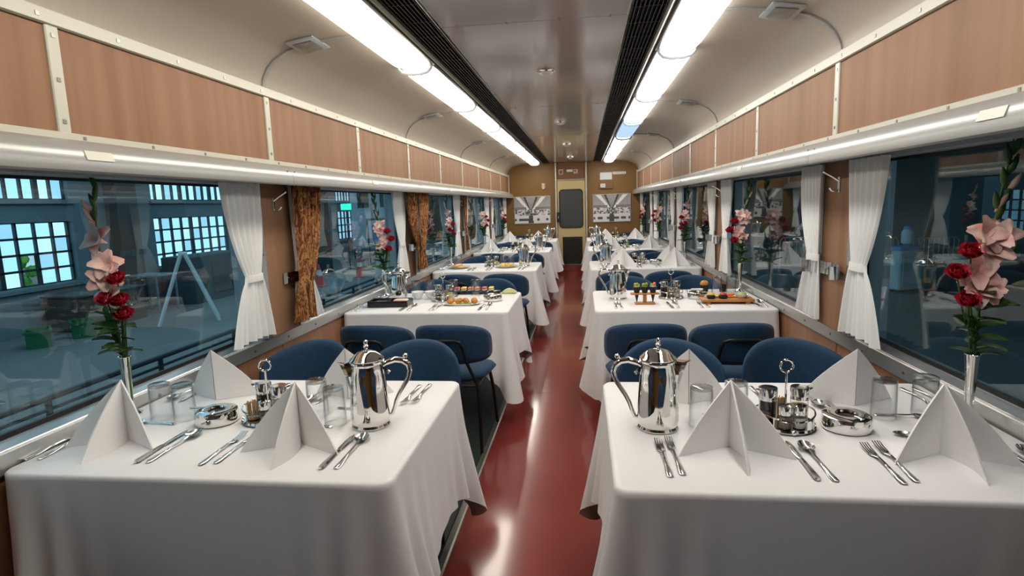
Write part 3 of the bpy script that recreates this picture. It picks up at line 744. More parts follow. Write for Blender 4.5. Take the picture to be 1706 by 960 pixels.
def leaf_mesh():
    g = G()
    def fn(u, v):
        w = .021 * math.sin(PI * v ** .8) ** .9; x = (u - .5) * 2
        return (x * w, v * .075, .008 * abs(x) - .022 * v * v)
    g.grid(fn, 4, 8); return mesh('leaf', g, 'leaf', True, 80)
def blade_mesh():
    g = G()
    def fn(u, v):
        w = .010 * math.sin(PI * min(1, v * .85 + .12)) ; x = (u - .5) * 2
        return (x * w, .05 * v * v, .26 * v - .003 * abs(x))
    g.grid(fn, 2, 10); return mesh('blade_leaf', g, 'leaf', True, 80)
FLW, BUD, CAL, ROS, LEAF, BLD = glad_flower(), bud_mesh(), calyx_mesh(), rose_mesh(), leaf_mesh(), blade_mesh()
def aim(d, roll=0):
    q = Vector(d).to_track_quat('Z', 'Y'); return (q.to_matrix() @ Matrix.Rotation(roll, 3, 'Z')).to_euler()
def bouquet(k, s, vx, vy, kind, lab):
    VASE.put((vx, vy, ZT), 0, 'slender silver bud vase on ' + lab)
    t = thing('gladiolus', 'pink gladiolus spike in silver vase on ' + lab, 'flower', (vx, vy, ZT), 0, 'pink gladioli')
    rr = random.Random(k * 3 + s * 11)
    A = -s                                              # towards the aisle
    if kind == 0:                                       # many open flowers above, leaning to the glass
        ln = [(0, 0, .06), (A * -.004, 0, .21), (A * -.012, -.004, .35), (A * -.025, -.008, .50), (A * -.030, -.012, .62), (A * -.022, -.014, .735), (A * -.014, -.016, .84)]
        fl_ = [(-.012, .615, 1.05), (-.002, .535, .95), (.020, .520, .8), (-.016, .488, 1.0), (.006, .430, .95)]
        bd = [(-.044, .715, 1), (-.040, .685, 1), (-.030, .655, .8)]; gr = [(-.014, .80), (-.018, .765), (-.026, .735), (-.030, .70)]
        ro = [(.040, .475, -.03), (.005, .410, -.045), (.034, .400, -.02), (.050, .355, -.03)]
        lf = [(-.05, .36), (-.03, .33), (.02, .37), (.07, .30), (.045, .28), (-.03, .28), (.06, .22), (.0, .30)]
    else:
        ln = [(0, 0, .06), (A * -.002, 0, .21), (A * -.006, 0, .35), (A * -.016, 0, .48), (A * -.026, -.004, .60), (A * -.040, -.006, .72), (A * -.054, -.006, .825)]
        fl_ = [(.010, .560, 1.1), (-.030, .555, 1.0), (-.008, .520, 1.15), (.018, .450, 1.05), (.020, .405, 1.15), (-.020, .400, .85)]
        bd = [(-.052, .690, 1), (-.026, .640, .9)]; gr = [(-.058, .80), (-.040, .775), (-.052, .745), (-.036, .71), (-.042, .66), (-.022, .645), (-.030, .62)]
        ro = [(.050, .505, -.035), (.078, .445, -.03), (.055, .370, -.05)]
        lf = [(.06, .33), (.045, .30), (-.02, .31), (.02, .28), (.03, .26)]
    obj('stem', G().tube(ln, [.004, .004, .004, .0038, .0034, .003, .002], 7), 'stem', t)
    for i, (dx, z, sc_) in enumerate(fl_):
        sc_ *= (.95 if kind == 0 else .88) if k == 0 else .72
        link('flower', FLW, t, (A * dx, -.022, z), aim((A * (.5 if i % 2 else -.15) + rr.uniform(-.2, .2), -.85, .35 + rr.uniform(-.2, .2)), rr.uniform(0, 2)), (sc_,) * 3)
    for dx, z, sc_ in bd: link('bud', BUD, t, (A * dx, -.014, z), aim((A * -.35, -.3, .9)), (sc_,) * 3)
    for i, (dx, z) in enumerate(gr): link('bud_sheath', CAL, t, (A * dx, -.012, z), aim((A * (.25 if i % 2 else -.3), -.1, 1)))
    for a, sc_ in ((.5, 1.0), (-.6, .8)): link('blade_leaf', BLD, t, (0, 0, .21), (0, -A * .25 * (1 if a > 0 else -.6), a), (sc_,) * 3)
    for i, (dx, z, dy) in enumerate(ro):
        r = thing('rose', '%s red rose in silver vase on ' % ('lowest' if i == len(ro) - 1 else ('topmost', 'second-highest', 'third-highest')[i]) + lab, 'flower', (vx, vy, ZT), 0, 'red roses in vase on ' + lab)
        link('bloom', ROS, r, (A * dx, dy, z), aim((A * .35 + rr.uniform(-.2, .2), -.55, .75), i), (1.05,) * 3)
        obj('stem', G().tube([(A * .004 * i, -.004, .05), (A * .006 * i, -.006, .21), (A * (dx * .6), dy * .5, .21 + (z - .21) * .55), (A * dx, dy, z)], .0025, 6), 'stem', r)
        for j in range(5):
            ph = 2 * PI * (j / 5) + i * .7 + rr.uniform(-.3, .3); dirx, diry = math.cos(ph), -abs(math.sin(ph)) * .8 - .1
            zz = .215 + .15 * ((i * 5 + j) % 7) / 6 + rr.uniform(-.01, .01)
            link('leaf', LEAF, r, (.006 * dirx, -.006, zz), (rr.uniform(.25, .85), rr.uniform(-.5, .5), math.atan2(-dirx, diry)), (rr.uniform(.85, 1.2),) * 3)

# ------------------------------------------------------------------ lay the tables
def setting(k, s, xc, yc, far, seat, pieces='ffksd', flip=False):
    """cutlery for one seat; xc = seat centre x; far seats are turned round"""
    d = -1 if far else 1; rz = PI if far else 0
    base = TC[k] + (-.245 if not far else .255)
    w = '%s seat facing %s door, %s' % (seat, 'from' if far else 'the', where(k, s))
    J = lambda a: random.uniform(-a, a)
    def pos(dx, dy): return (xc + d * dx + J(.004), base + d * dy + J(.006), ZT)
    if 'f' in pieces:
        FORK.put(pos(-.205, -.005), rz + J(.05), 'outer steel fork, ' + w); 
        if pieces.count('f') > 1: FORK.put(pos(-.170, .005), rz + J(.05), 'inner steel fork, ' + w)
    if 'k' in pieces: KNIFE.put(pos(.145, .0), rz + J(.05), 'steel knife, ' + w)
    if 's' in pieces: SPOON.put(pos(.187, .0), rz + J(.05), 'steel spoon, ' + w)
    if 'd' in pieces: TEAS.put(pos(-.02, .175), rz + 1.45 + J(.1), 'small dessert spoon, ' + w)
def cruet(k, s, x, y, full=True, rz=0, alt=False):
    w = where(k, s); CRU.put((x, y, ZT), rz, 'chrome cruet stand with ring handle, ' + w)
    c, n = math.cos(rz), math.sin(rz)
    def at(dx, dy): return (x + c * dx - n * dy, y + n * dx + c * dy, ZT + .0095)
    P5 = [(-.047, .012), (.047, .012), (-.021, -.046), (.021, -.046), (0, .048)]
    if alt: P5 = [(-.024, .040), (.040, -.008), (.004, -.052), (.036, .046), (-.045, -.020)]
    SOY.put(at(*P5[0]), PI + rz, 'dark soy bottle in cruet stand, ' + w)
    OIL.put(at(*P5[1]), rz, 'yellow oil bottle in cruet stand, ' + w)
    if full:
        PEP.put(at(*P5[2]), rz, 'pepper shaker in cruet stand, ' + w); SALT.put(at(*P5[3]), rz, 'salt shaker in cruet stand, ' + w)
        PICK.put(at(*P5[4]), rz, 'toothpick holder in cruet stand, ' + w)
def tumblers(k, s, pts):
    for i, (x, y) in enumerate(pts):
        other = [abs(pts[i ^ 1][0])]
        which = 'window-side' if other and abs(x) > other[0] else 'aisle-side'
        TUM.put((x, y, ZT), random.uniform(0, 3), '%s upturned tumbler of pair by %s, %s' % (which, 'window' if abs(x) > .9 else 'aisle', where(k, s)))
def ash(k, s, x, y, rz=0): ASH.put((x, y, ZT), rz, 'low round steel pot, ' + where(k, s))
def jug(k, s, x, y, rz): JUG.put((x, y, ZT), rz, 'polished silver jug with scroll handle, ' + where(k, s))
def nap(k, s, x, y, far, seat, sc_=1): napkin(x, y, (PI if far else 0) + random.uniform(-.06, .06), 'pyramid napkin, %s seat facing %s door, %s' % (seat, 'from' if far else 'the', where(k, s)), sc_)

# row 1, brown-curtain side
k, s = 0, -1; c = TC[0]
nap(k, s, -.640, 1.555, 0, 'aisle'); nap(k, s, -1.215, 1.560, 0, 'window'); nap(k, s, -.655, 1.950, 1, 'aisle'); nap(k, s, -1.165, 1.925, 1, 'window')
setting(k, s, -.645, 0, 0, 'aisle'); setting(k, s, -1.200, 0, 0, 'window'); setting(k, s, -.60, 0, 1, 'aisle'); setting(k, s, -1.15, 0, 1, 'window')
tumblers(k, s, [(-1.235, 1.735), (-1.150, 1.735), (-.695, 1.790), (-.600, 1.715)])
ash(k, s, -1.014, 1.710, .3); cruet(k, s, -.848, 1.745, True, .25, True); jug(k, s, -.475, 1.705, PI + .25)
bouquet(k, s, -1.382, 1.770, 0, where(k, s))
# row 1, white-curtain side
s = 1
nap(k, s, .612, 1.590, 0, 'aisle'); nap(k, s, 1.143, 1.570, 0, 'window'); nap(k, s, .560, 1.930, 1, 'aisle'); nap(k, s, 1.090, 1.930, 1, 'window')
setting(k, s, .625, 0, 0, 'aisle', 'ffks'); setting(k, s, 1.175, 0, 0, 'window'); setting(k, s, .64, 0, 1, 'aisle'); setting(k, s, 1.16, 0, 1, 'window')
tumblers(k, s, [(.565, 1.745), (.680, 1.795), (1.128, 1.830), (1.262, 1.860)])
ash(k, s, .980, 1.735, .4); cruet(k, s, .812, 1.750, True, .1); jug(k, s, .432, 1.720, -.05)
bouquet(k, s, 1.350, 1.800, 1, where(k, s))
# further rows
for k in (1, 2, 3, 4):
    for s in (-1, 1):
        food = (k == 1) or (k == 2 and s < 0); c = TC[k]
        for far in (0, 1):
            for seat, xc in (('aisle', .625), ('window', 1.17)):
                if far and k > 2: continue
                setting(k, s, s * xc, 0, far, seat, 'ffks' if not far else 'ks')
                if not food: nap(k, s, s * xc, c - .17 + far * .36, far, seat, 1.0)
        if not food and k > 2:
            for seat, xc in (('aisle', .625), ('window', 1.17)): nap(k, s, s * xc, c + .19, 1, seat, 1.0) if False else None
        if not (k == 1 and s < 0): jug(k, s, s * .455, c + .03, PI + .15 if s < 0 else -.05)
        cruet(k, s, s * .825, c + .05, k < 3, .3 * s)
        if not food or k == 1: ash(k, s, s * (1.0 if not (k == 1 and s < 0) else .45), c + .02)
        bouquet(k, s, s * 1.355, c + .30, 1 if (k + s) % 2 == 0 else 0, where(k, s))
        if k == 1 and s < 0: tumblers(k, s, [(-.80, 4.36), (-.625, 4.36), (-1.10, 4.36), (-.985, 4.35)])
        elif k == 1: tumblers(k, s, [(1.175, 4.30), (1.285, 4.33)])
        else: tumblers(k, s, [(s * 1.30, c + .04), (s * 1.205, c + .04), (s * .695, c + .05), (s * .605, c + .05)])
jug(1, -1, -1.185, 4.20, .1)

# ------------------------------------------------------------------ dishes
W1L, W1R, W2L = where(1, -1), where(1, 1), where(2, -1)
t = thing('bento_box', 'black lacquer box with two compartments on ' + W1L, 'box', (-1.165, 3.925, ZT), .02)
g = G().box(-.145, .145, -.075, .075, 0, .006)
for a, b, c_, e in ((-.145, .145, -.075, -.069), (-.145, .145, .069, .075), (-.145, -.139, -.069, .069), (.139, .145, -.069, .069), (-.003, .003, -.069, .069)): g.box(a, b, c_, e, .006, .045)
obj('tray', g, 'lacquer', t, False); obj('cloth_lining', G().pillow(rrect(.064, .062, .02), .02, .3, lambda p: (p[0] - .071, p[1], .018 + p[2])), 'plate', t)
obj('fillet', G().pillow(rrect(.05, .03, .02), .026, .4, lambda p: (p[0] + .070, p[1] - .02, .027 + p[2])), 'salmon', t); obj('rice', G().pillow(rrect(.055, .03, .02), .03, .4, lambda p: (p[0] + .070, p[1] + .038, .026 + p[2])), 'rice', t)
for i, (x, y) in enumerate(((-1.045, 4.21), (-.945, 4.22))):
    o = tag(obj('white_bowl', G().lathe([(.022, 0), (.024, .004), (.040, .030), (.050, .058), (.0475, .058), (.037, .030), (.020, .010), (.001, .009)], 24, cap=False), 'plate', loc=(x, y, ZT)), 'white flared cup %s the jug, ' % ('right beside', 'between cruet stand and')[i] + W1L, 'cup', 'white cups by the jug')
t = thing('croquette_plate', 'oblong white plate of golden croquettes on ' + W1L, 'plate', (-.645, 3.945, ZT), .04)
obj('dish', G().loft([[(a * k1, b * k1, z) for a, b in rrect(.135, .075, .06)] for k1, z in ((.7, 0), (.75, .004), (1, .014), (.97, .015), (.72, .006), (.1, .005))]), 'plate', t)
rr = random.Random(5)
for i in range(8):
    x, y = -.085 + (i % 4) * .056 + rr.uniform(-.008, .008), (-.022 if i < 4 else .024); obj('croquette', G().ball((x, y, .026), .022, 9, 6, (1.1, .9, .85)), 'fried', t)
for i in range(3): obj('garnish', G().ball((-.05 + i * .055, -.045, .016), .012, 7, 5, (1.3, .7, .7)), 'greens' if i else 'egg', t)
t = thing('sushi_tray', 'dark tray of red and orange sushi, ' + W1L, 'tray', (-.60, 4.445, ZT), 0)
obj('tray', G().bbox(-.22, .16, -.045, .045, 0, .02, .004), 'lacquer', t)
for i in range(6):
    m_ = ('red_food', 'egg', 'salmon', 'salmon', 'red_food', 'egg')[i]; x = -.19 + i * .055
    o = obj('sushi', G().bbox(x - .02, x + .02, -.03, .03, .02, .042, .008), 'rice', t); obj('topping', G().bbox(x - .021, x + .021, -.034, .034, .040, .052, .006), m_, o)
o = tag(obj('wrapped_sweet', G().loft([[(a * k1, b * k1, z) for a, b in rrect(.06, .035, .02)] for k1, z in ((.9, 0), (1, .012), (.6, .030), (.15, .042))]), 'wasabi', loc=(-.370, 4.43, ZT)), 'pale green folded dish at tray end, ' + W1L, 'dish')
# white-curtain side, row 2
t = thing('cone_stand', 'wooden stand holding three seaweed hand rolls on ' + W1R, 'stand', (.618, 3.885, ZT), 0)
obj('base', G().bbox(-.066, .066, -.03, .03, 0, .012, .003), 'board', t); obj('post', G().bbox(-.012, .012, -.012, .012, .012, .066, .002), 'board', t); obj('shelf', G().bbox(-.095, .095, -.028, .028, .066, .076, .003), 'board', t)
for i, m_ in enumerate(('egg', 'greens', 'salmon')):
    x = -.053 + i * .053
    r = thing('hand_roll', 'black seaweed cone roll with %s filling in wooden stand, %s' % (('yellow', 'green', 'orange')[i], SIDE[1]), 'food', (.618 + x, 3.885, ZT), 0, 'seaweed cones in wooden stand')
    obj('cone', G().lathe([(.002, .014), (.010, .050), (.0185, .085), (.0255, .118), (.022, .116)], 16), 'nori', r)
    obj('rice', G().ball((0, 0, .118), .021, 9, 6, (1, 1, .7)), 'rice' if i == 2 else m_, r)
    for j in range(4):
        a = j * 1.6 + i; obj('filling', G().ball((.011 * math.cos(a), .010 * math.sin(a) - .004, .128 + .003 * j), .0105, 7, 5), (m_, 'salmon', 'egg', 'greens')[(j + i) % 4] if j else m_, r)
t = thing('sushi_board', 'wooden board with sushi rolls and dish on ' + W1R, 'board', (1.150, 3.900, ZT), -.02)
obj('slab', G().bbox(-.165, .165, -.065, .065, .014, .032, .003), 'board', t)
for x in (-.125, .125): obj('foot', G().bbox(x - .015, x + .015, -.06, .06, 0, .014, .002), 'board', t)
for x, m_ in ((-.105, 'egg'), (-.028, 'red_food')):
    o = obj('gunkan_roll', G().bbox(x - .026, x + .026, -.05, -.008, .032, .060, .008), 'nori', t); obj('topping', G().ball((x, -.029, .061), .024, 9, 6, (1, .8, .5)), m_, o)
obj('salmon_slices', G().bbox(-.01, .05, .0, .045, .032, .046, .006).bbox(.0, .06, .012, .052, .046, .056, .005), 'salmon', t); obj('omelette', G().bbox(-.08, -.03, .0, .05, .032, .05, .006), 'egg', t)
dsh = obj('dish', G().lathe([(.020, .032), (.036, .046), (.040, .056), (.037, .056), (.030, .045), (.001, .040)], 20, (.095, -.005, 0), cap=False), 'plate', t); obj('ginger', G().ball((.095, -.005, .056), .032, 9, 6, (1, 1, .45)), 'wasabi', dsh)
t = thing('roll_cup', 'dark cup holding a golden roll beside tumblers, ' + W1R, 'cup', (1.105, 4.385, ZT)); obj('cup', G().lathe([(.026, 0), (.034, .05), (.031, .05), (.024, .006)], 18), 'nori', t); obj('roll', G().ball((0, 0, .06), .032, 10, 7, (1, .9, .8)), 'fried', t)
tag(obj('dark_cup', G().lathe([(.024, 0), (.028, .055), (.025, .055), (.022, .006), (.001, .005)], 18, cap=False), 'lacquer', loc=(1.235, 4.375, ZT)), 'small black cup between upturned tumblers, ' + W1R, 'cup')
tag(obj('sauce_boat', G().loft([[(a * k1, b * k1, z) for a, b in rrect(.045, .028, .025)] for k1, z in ((.6, 0), (.65, .004), (1, .034), (.93, .034), (.5, .008), (.05, .007))]), 'plate', loc=(1.035, 4.30, ZT)), 'small white sauce boat beside the steel pot, ' + W1R, 'dish')
# row 3, brown-curtain side
for i, (x, y, m_) in enumerate(((-1.185, 6.33, 'pasta'), (-.640, 6.33, 'egg'))):
    t = thing('pasta_plate' if i == 0 else 'omelette_plate', 'white plate of %s on %s' % (('golden pasta', 'yellow omelette')[i], W2L), 'plate', (x, y, ZT))
    obj('plate', G().lathe([(.07, 0), (.08, .003), (.128, .017), (.130, .019), (.126, .019), (.08, .008), (.001, .006)], 32, cap=False), 'plate', t)
    g = G(); rr = random.Random(i)
    for j in range(16):
        a, q = rr.uniform(0, 6.28), .075 * math.sqrt(rr.random()); g.ball((q * math.cos(a), q * math.sin(a) * .8, .016 + .02 * (1 - q / .08)), .026, 7, 5, (1, 1, .6))
    o = obj('serving', g, m_, t); o['kind'] = 'stuff'
    obj('garnish', G().ball((.02, -.03, .04), .014, 7, 5, (1.6, .7, .5)), 'salmon' if i else 'rice', t)

# ------------------------------------------------------------------ curtains, tie-backs, coat hooks
def curtain(s, yp, top, tie, bot, x, m_, label, ztop=1.552, ztie=1.10, zbot=.79, folds=6, amp=.016, group=None, band=True):
    t = thing('curtain', label, 'curtain', (s * x, yp, 0), 0, group)
    rnd = random.Random(int(yp * 100) + int(top[0] * 1000)); ph = rnd.uniform(0, 6)
    def lerp(a, b, q): return a + (b - a) * q
    def fn(u, v):
        z = lerp(ztop, zbot, v); vt = (ztop - ztie) / (ztop - zbot)
        if v < vt:
            q = v / vt; e = q ** 2.2; a, b = lerp(top[0], tie[0], e), lerp(top[1], tie[1], e); A = lerp(amp, amp * .35, q)
        else:
            q = (v - vt) / (1 - vt); e = q ** .6; a, b = lerp(tie[0], bot[0], e), lerp(tie[1], bot[1], e); A = lerp(amp * .35, amp * 1.1, q)
        return (s * (A * math.sin(u * folds * 2 * PI + ph + .6 * math.sin(5 * v)) + (.006 * math.sin(14 * u + 2 * ph) if v > vt else 0)), lerp(a, b, u), z + (.012 * math.sin(u * 3) * v))
    obj('drape', G().grid(fn, 72, 26), m_, t, True, 80)
    if band:
        a, b = tie; yc = (a + b) / 2; h = (b - a) / 2 + .006
        pts = [(s * .017 * math.sin(q), yc + h * math.cos(q)) for q in [2 * PI * i / 20 for i in range(20)]]
        g = G().loft([[(px, py, ztie - .018) for px, py in pts], [(px * 1.1, py, ztie) for px, py in pts], [(px, py, ztie + .018) for px, py in pts]], False)
        obj('tie_band', g, m_, t)
def hook(s, yp, n):
    t = thing('coat_hook', 'metal double coat hook on %s wood pillar from end door, %s' % (NTH[n], SIDE[s]), 'hook', (s * 1.401, yp - .02, 1.46), 0, 'coat hooks')
    obj('plate', G().bbox(-.005 if s > 0 else 0, 0 if s > 0 else .005, -.010, .010, -.045, .030, .003), 'steel', t)
    obj('upper_prong', G().tube([(-s * .004, 0, .010), (-s * .03, .004, .030), (-s * .062, .010, .050), (-s * .070, .011, .056)], [.005, .005, .005, .007], 8), 'steel', t)
    obj('lower_prong', G().tube([(-s * .004, 0, -.035), (-s * .022, .002, -.038), (-s * .034, .004, -.032), (-s * .040, .004, -.020)], [.005, .005, .005, .006], 8), 'steel', t)
def tieback(s, yp, d, n, z=1.055):
    t = thing('curtain_holdback', 'curved metal holdback on %s edge of %s pillar from end door, %s' % ('door-side' if d > 0 else 'far', NTH[n], SIDE[s]), 'holdback', (s * 1.40, yp, z), 0, 'metal curtain holdbacks')
    path = [(-.004, d * .004), (-.012, d * .012), (-.016, d * .06), (-.020, d * .12), (-.034, d * .150), (-.060, d * .165), (-.085, d * .160)]
    g = G().loft([[(s * px, py, -.030), (s * (px - .003), py, -.030), (s * (px - .003), py, .030), (s * px, py, .030)] for px, py in path])
    obj('band', g, 'steel', t, True, 50)
    obj('screw', G().ball((-s * .018, d * .03, 0), .005, 7, 5), 'screw', t)
for i, yp in enumerate(PIL):
    if yp < 0: continue
    n = 5 - i
    for s in (-1, 1):
        lab = lambda a, b: '%s curtain on %s edge of %s pillar from end door, %s' % (a, b, NTH[n], SIDE[s])
        hook(s, yp, n)
        tieback(s, yp, -1, n) if not (s < 0 and n == 4) else None
        tieback(s, yp, 1, n)
        curtain(s, yp, (-.50, -.18), (-.37, -.24), (-.51, -.17), 1.372, 'sheer', lab('white sheer', 'far'), group='white sheer curtains')
        if s < 0 and n in (3, 4):
            curtain(s, yp, (.12, .36), (.12, .24), (.10, .40), 1.377, 'sheer', lab('white sheer', 'door-side'), group='white sheer curtains')
        else:
            curtain(s, yp, (.10, .36), (.11, .25), (.09, .39), 1.372, 'sheer', lab('white sheer', 'door-side'), group='white sheer curtains')
        if s < 0 and n == 4: curtain(s, yp, (.08, .345), (.045, .205), (.0, .175), 1.325, 'brown_print', lab('brown patterned', 'door-side'), ztie=1.02, zbot=.81, folds=6, amp=.027, group='brown patterned curtains', band=False)
        if s < 0 and n == 3:
            curtain(s, yp, (-.27, .02), (.0, .12), (-.02, .15), 1.325, 'brown_print', lab('brown patterned', 'far'), ztie=1.03, zbot=.83, folds=5, amp=.016, group='brown patterned curtains')
            curtain(s, yp, (.06, .35), (.03, .14), (.02, .18), 1.295, 'brown_print', lab('brown patterned', 'door-side'), ztie=1.03, zbot=.83, folds=5, amp=.013, group='brown patterned curtains')
        if s < 0 and n == 2: curtain(s, yp, (-.10, .09), (.0, .07), (.0, .12), 1.335, 'brown_print', lab('brown patterned', 'far'), ztie=1.05, zbot=.82, folds=3, amp=.013, group='brown patterned curtains')
for s in (-1, 1): curtain(s, YE - .05, (-.40, -.06), (-.27, -.12), (-.42, -.06), 1.372, 'sheer', 'white sheer curtain in corner beside end wall, ' + SIDE[s], group='white sheer curtains')

# ------------------------------------------------------------------ the hall outside
struct(obj('floor_hall', G().box(-30, 30, -25, 45, -1.30, -1.10), 'hall_floor', smooth=False), 'grey concrete hall floor outside the carriage')
HW = -12.0
wins = [(9.0 + 6.2 * i, 12.55 + 6.2 * i) for i in range(-3, 4)]
g = G(); ya = -20
for a, b in wins:
    g.box(HW - .3, HW, ya, a, -1.1, 6)
    g.box(HW - .3, HW, a, b, -1.1, -.06); g.box(HW - .3, HW, a, b, 1.37, 1.88); g.box(HW - .3, HW, a, b, 2.62, 6); ya = b
g.box(HW - .3, HW, ya, 45, -1.1, 6)
hw = struct(obj('wall_hall', g, 'hall_wall', smooth=False), 'blue-grey hall wall with gridded steel windows')
for i, (a, b) in enumerate(wins):
    for j, (z0, z1, nr, nc) in enumerate(((-.06, 1.37, 4, 8), (1.88, 2.62, 1, 10))):
        w = sempty('window_%d' % (30 + i * 2 + j), 'gridded steel hall window')
        full = 1 <= i <= 5
        for c in range(nc):
            for r in range(nr):
                if not full and (c or r): continue
                y0, y1 = (a + (b - a) * c / nc, a + (b - a) * (c + 1) / nc) if full else (a, b)
                q0, q1 = (z0 + (z1 - z0) * r / nr, z0 + (z1 - z0) * (r + 1) / nr) if full else (z0, z1)
                opn = j == 0 and i == 3 and c == 5 and r < 2                   # the opened leaf
                if not opn: obj('pane', G().box(HW - .20, HW - .19, y0 + .02, y1 - .02, q0 + .02, q1 - .02), ('pane_sky', 'pane_sky', 'pane_sky_dim', 'pane_sky_bright')[(c * 7 + r * 5 + i) % 4], w, False)
        m_ = G()
        for c in range(nc + 1): y = a + (b - a) * c / nc; t_ = .055 if c % 4 == 0 else .022; m_.box(HW - .22, HW - .12, y - t_, y + t_, z0, z1)
        for r in range(nr + 1): z = z0 + (z1 - z0) * r / nr; m_.box(HW - .22, HW - .12, a, b, z - .025, z + .025)
        obj('glazing_bars', m_, 'mullion', w, False)
        obj('ledge', G().box(HW - .1, HW + .08, a - .1, b + .1, z0 - .10, z0 - .02), 'hall_wall', w, False)
g = G(); rr = random.Random(2)
for i in range(160): g.ball((HW - 1.6 + rr.uniform(-.4, .4), 11.3 + rr.uniform(-1.2, 1.6), rr.uniform(-1.0, 1.6)), rr.uniform(.10, .22), 6, 4)
o = tag(obj('garden_shrub', g, 'foliage'), 'bright green shrub seen through the opened hall window', 'shrub')
for y in (13.9, 20.1, 7.7):
    struct(obj('trim_%d' % int(y + 20), G().box(HW, HW + .35, y - .35, y + .35, -1.1, 6), 'hall_dark', smooth=False), 'dark hall pillar')
def crate(x, y, rz, label):
    t = thing('plastic_crate', label, 'crate', (x, y, -1.10), rz, 'green crates on the hall floor')
    g = G().box(-.28, .28, -.2, .2, 0, .02)
    for a, b, c, e in ((-.28, .28, -.2, -.18), (-.28, .28, .18, .2), (-.28, -.26, -.18, .18), (.26, .28, -.18, .18)): g.box(a, b, c, e, .02, .34)
    obj('tub', g, 'crate', t, False); obj('lip', G().box(-.31, .31, -.23, -.2, .30, .35).box(-.31, .31, .2, .23, .30, .35).box(-.31, -.28, -.2, .2, .30, .35).box(.28, .31, -.2, .2, .30, .35), 'crate', t, False)
    obj('label_card', G().box(-.05, .05, -.215, -.205, .2, .26), 'paper', t, False)
crate(-10.7, 10.05, -.75, 'green plastic crate on hall floor, further from the brown counter'); crate(-10.55, 10.95, -.75, 'green plastic crate on hall floor, nearer the brown counter')
t = thing('hall_counter', 'low brown counter against the hall wall beside green crates', 'counter', (-11.3, 12.2, -1.10)); obj('body', G().bbox(-.5, .5, -.9, .9, 0, .78, .01), 'counter', t); obj('top', G().bbox(-.54, .54, -.94, .94, .78, .83, .01), 'hall_dark', t); obj('panel', G().box(.5, .51, -.02, .02, 0, .78), 'hall_dark', t, False)
t = thing('step_ladder', 'aluminium A-frame step ladder standing on hall floor', 'ladder', (-9.15, 12.45, -1.10), .62)
for sx in (-1, 1):
    w0, w1 = .30, .17
    for fy in (-1, 1): obj('rail', G().tube([(fy * .62, sx * w0, 0), (fy * .04, sx * w1, 1.62)], .045, 6), 'ladder', t)
for i in range(5):
    q = (i + 1) / 6; obj('rung', G().tube([(-.62 + .58 * q, -.3 + .13 * q, 1.62 * q), (-.62 + .58 * q, .3 - .13 * q, 1.62 * q)], .022, 6), 'ladder', t); obj('rung', G().tube([(.62 - .58 * q, -.3 + .13 * q, 1.62 * q), (.62 - .58 * q, .3 - .13 * q, 1.62 * q)], .018, 6), 'ladder', t)
obj('cap', G().bbox(-.09, .09, -.2, .2, 1.60, 1.66, .01), 'ladder', t)
t = thing('machine_cabinet', 'dark machine cabinet standing behind the step ladder', 'cabinet', (-11.2, 16.2, -1.10)); obj('body', G().bbox(-.5, .5, -1.3, 1.3, 0, 1.35, .02), 'hall_dark', t); obj('hatch', G().bbox(.5, .52, -.5, .4, .2, 1.1, .01), 'counter', t)
t = thing('work_table', 'grey work table against hall wall below the pillar', 'table', (-11.2, 13.9, -1.10)); obj('top', G().bbox(-.45, .45, -.4, .4, .95, 1.0, .01), 'hall_wall', t)
for x in (-.4, .4):
    for y in (-.35, .35): obj('leg', G().tube([(x, y, 0), (x, y, .95)], .03, 6), 'hall_wall', t)
t = thing('guard_rail', 'low black guard rail running along outside the carriage windows', 'railing', (-2.60, 0, -1.10))
obj('top_bar', G().tube([(0, .5, 1.58), (0, 14, 1.58)], .018, 8), 'steel_dark', t); obj('mid_bar', G().tube([(0, .5, 1.52), (0, 14, 1.52)], .010, 6), 'steel_dark', t)
for i in range(13): obj('post', G().tube([(0, .95 + i * .82, 0), (0, .95 + i * .82, 1.58)], .016, 8), 'steel_dark', t)
def cone(x, y, n, label):
    t = thing('traffic_cone', label, 'cone', (x, y, -1.10), 0, 'traffic cones in the hall')
    obj('base', G().bbox(-.2, .2, -.2, .2, 0, .04, .01), 'cone', t); obj('body', G().lathe([(.15, .04), (.035, .74), (.02, .75)], 16), 'cone', t); obj('sleeve', G().lathe([(.098, .40), (.072, .56)], 16, cap=False).mapped(lambda p: p), 'paper', t)
cone(-8.15, 20.6, 0, 'red traffic cone on hall floor, middle of the three'); cone(-8.35, 25.4, 1, 'red traffic cone on hall floor, nearest the display board'); cone(-8.6, 18.2, 2, 'red traffic cone on hall floor, nearest the step ladder')
def panel(x, y, w, z0, h, m_, label, name='display_board', cat='board', rz=0):
    t = thing(name, label, cat, (x, y, -1.10), rz); obj('sheet', G().bbox(-w / 2, w / 2, -.03, .03, z0, z0 + h, .01), m_, t)
    if z0 > .1:
        for sx in (-1, 1): obj('post', G().tube([(sx * (w / 2 - .05), .04, 0), (sx * (w / 2 - .05), .04, z0 + .1)], .025, 6), 'steel_dark', t)
    return t
t = panel(-10.5, 29.0, 2.6, .5, 3.6, 'banner', 'tall pale blue banner board in hall behind the red cones'); obj('photo', G().box(-.9, -.3, -.05, -.03, 2.6, 3.6).box(.3, .9, -.05, -.03, 2.6, 3.6), 'hall_dark', t, False)
t = panel(-9.2, 25.8, 1.1, .8, 1.3, 'hall_dark', 'small dark-framed display board beside the pale banner'); obj('print', G().box(-.45, .45, -.05, -.03, .9, 2.0), 'banner', t, False); obj('picture', G().box(-.3, .3, -.06, -.05, 1.1, 1.8), 'bottle_blue', t, False)
panel(-10.2, 20.2, .5, .0, 3.6, 'banner', 'narrow pale upright banner beyond the first hall windows')
